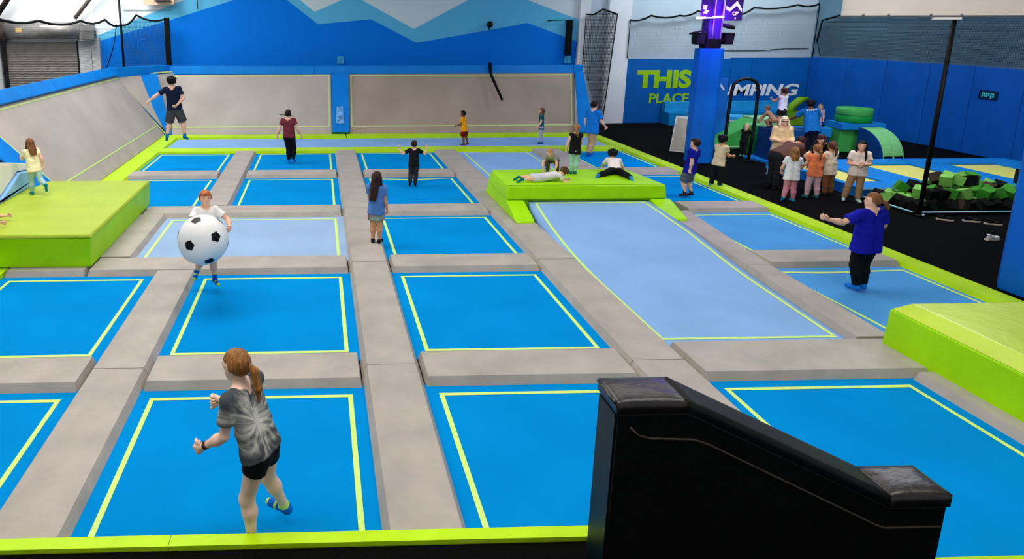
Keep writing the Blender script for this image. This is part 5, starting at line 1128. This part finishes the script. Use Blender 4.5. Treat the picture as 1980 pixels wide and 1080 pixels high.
    J = person('staff member in blue tee bending over behind the standing group', 1.78, (15.85, 21.0), D(-25), .06, 'brown', True, lean=(-.10, .42, 1), R=((.35, .6, -1), (.1, 1, -.5)), L=((-.6, .5, -.8), (-.5, .8, -.4)), head=(0, .4, 1), hair=('curly', (18, 16, 20)), top=((16, 112, 186), .8, .10, .026), bottom=((20, 24, 40), 'long'), socks=(20, 30, 60))
    T_ = textm('staff_lettering', 'STAFF', .1, mat('staff_white', (220, 232, 240), .7, 0), (0, 0, 0), (0, 0, 0), J['root'], .004, .002, width=(.30, .075))
    sp_, sd, bkv = Vector(J['spine']), Vector(J['side']), -Vector(J['fwd']); Mt = Matrix((sd, sp_, bkv)).transposed().to_4x4(); Mt.translation = Vector(J['chest'])-sd*.15+sp_*.02+bkv*.137; T_.matrix_local = Mt
    person('small child in pale pink top beside the staff member by the green drum', .98, (16.75, 21.95), D(150), .60, 'fair', lean=(0, .1, 1), R=((.3, .5, -.8), (0, 1, .2)), hair=('bob', (150, 120, 104)), top=((196, 168, 178), .6, .05), bottom=((150, 140, 170), 'long'), socks=(70, 60, 80))
    person('man in brown jumper and dark trousers bending forward over the children', 1.76, (11.62, 16.5), D(-74), .06, 'tan', True, lean=(.04, 1, .46), R=((.1, .55, -1), (0, .7, -.9)), L=((-.1, .6, -1), (0, .7, -.9)), RL=((.06, -.08, -1), (.0, -.1, -1), (.1, 1, 0)), LL=((-.06, .10, -1), (0, -.14, -1), (-.1, 1, 0)), head=(0, .9, .5), face=(0, .9, -.6), hair=('short', (56, 32, 26)), top=((92, 62, 54), 1.5, .02, .02), bottom=((30, 30, 38), 'long'), socks=(24, 24, 26), bulk=1.1)
    person('person in black top leaning in with hands out, between orange and white tees', 1.60, (12.75, 16.2), D(120), .06, 'fair', True, lean=(.05, .6, .85), R=((.2, .7, -.9), (-.1, 1, -.1)), L=((-.2, .6, -.9), (.1, 1, -.1)), head=(0, .6, .8), face=(0, 1, -.4), hair=('bob', (62, 32, 28)), top=((20, 18, 20), .8, .05), bottom=((70, 34, 30), 'long'), socks=(0, 120, 150))
    person('girl in white tee and pink leggings with wavy light brown hair', 1.30, (11.25, 15.2), D(-18), .06, 'fair', lean=(.02, .05, 1), L=((-.35, .2, -1), (.1, .7, -.7)), R=((.3, .3, -1), (0, .8, -.4)), LL=((-.02, .10, -1), (-.30, -.42, -1), (0, .7, -.6)), RL=((.04, .06, -1), (.05, -.08, -1), (-.2, 1, 0)), hair=('long', (160, 112, 66), (0, -.2, -1), .78), top=((240, 234, 236), .55, .06, .022), bottom=((214, 136, 152), 'leggings'), socks=(10, 140, 180), anchor='R')
    person('girl in orange tee and pale pink leggings with a thin ponytail', 1.32, (11.92, 15.5), D(-10), .06, 'fair', lean=(.0, .06, 1), R=((.25, .2, -1), (.0, .6, -.8)), L=((-.2, .3, -1), (.1, .8, -.5)), LL=((-.14, .02, -1), (-.06, -.06, -1), (-.1, 1, 0)), RL=((.10, .03, -1), (.06, -.06, -1), (.1, 1, 0)), face=(-.2, 1, -.3), hair=('pony', (150, 98, 60), (0, -.05, -1), 1.3), top=((246, 130, 84), .5, .05, .018), bottom=((236, 190, 194), 'leggings'), socks=(30, 110, 120))
    person('girl in white tee and tan trousers with a brown ponytail, seen from behind', 1.34, (12.50, 15.75), D(8), .06, 'tan', lean=(-.03, .05, 1), L=((-.25, .15, -1), (-.15, .2, -1)), R=((.2, .3, -1), (-.1, .9, -.2)), LL=((-.05, .02, -1), (0, -.04, -1), (0, 1, 0)), RL=((.05, .02, -1), (.03, -.05, -1), (.1, 1, 0)), face=(.1, 1, -.2), hair=('pony', (96, 58, 44), (0, -.1, -1), 1.1), top=((236, 216, 190), .55, .07, .020), bottom=((142, 92, 58), 'long'), socks=(50, 40, 40), bulk=.95)
    person('woman in white blouse and tan trousers with long black hair, arms folded', 1.46, (12.66, 15.2), D(158), .06, 'fair', True, lean=(0, .0, 1), R=((.26, .10, -1), (-.9, .75, -.05)), L=((-.26, .10, -1), (.9, .8, .05)), RL=((.20, -.02, -1), (.16, -.10, -1), (.3, 1, 0)), LL=((-.03, .0, -1), (-.02, -.02, -1), (-.1, 1, 0)), face=(.25, 1, -.2), hair=('long', (18, 13, 14), (0, -.02, -1), 1.5), top=((244, 222, 210), .6, .05, .024), bottom=((182, 140, 104), 'long'), socks=(190, 220, 210), hm=1.12)
crowd()
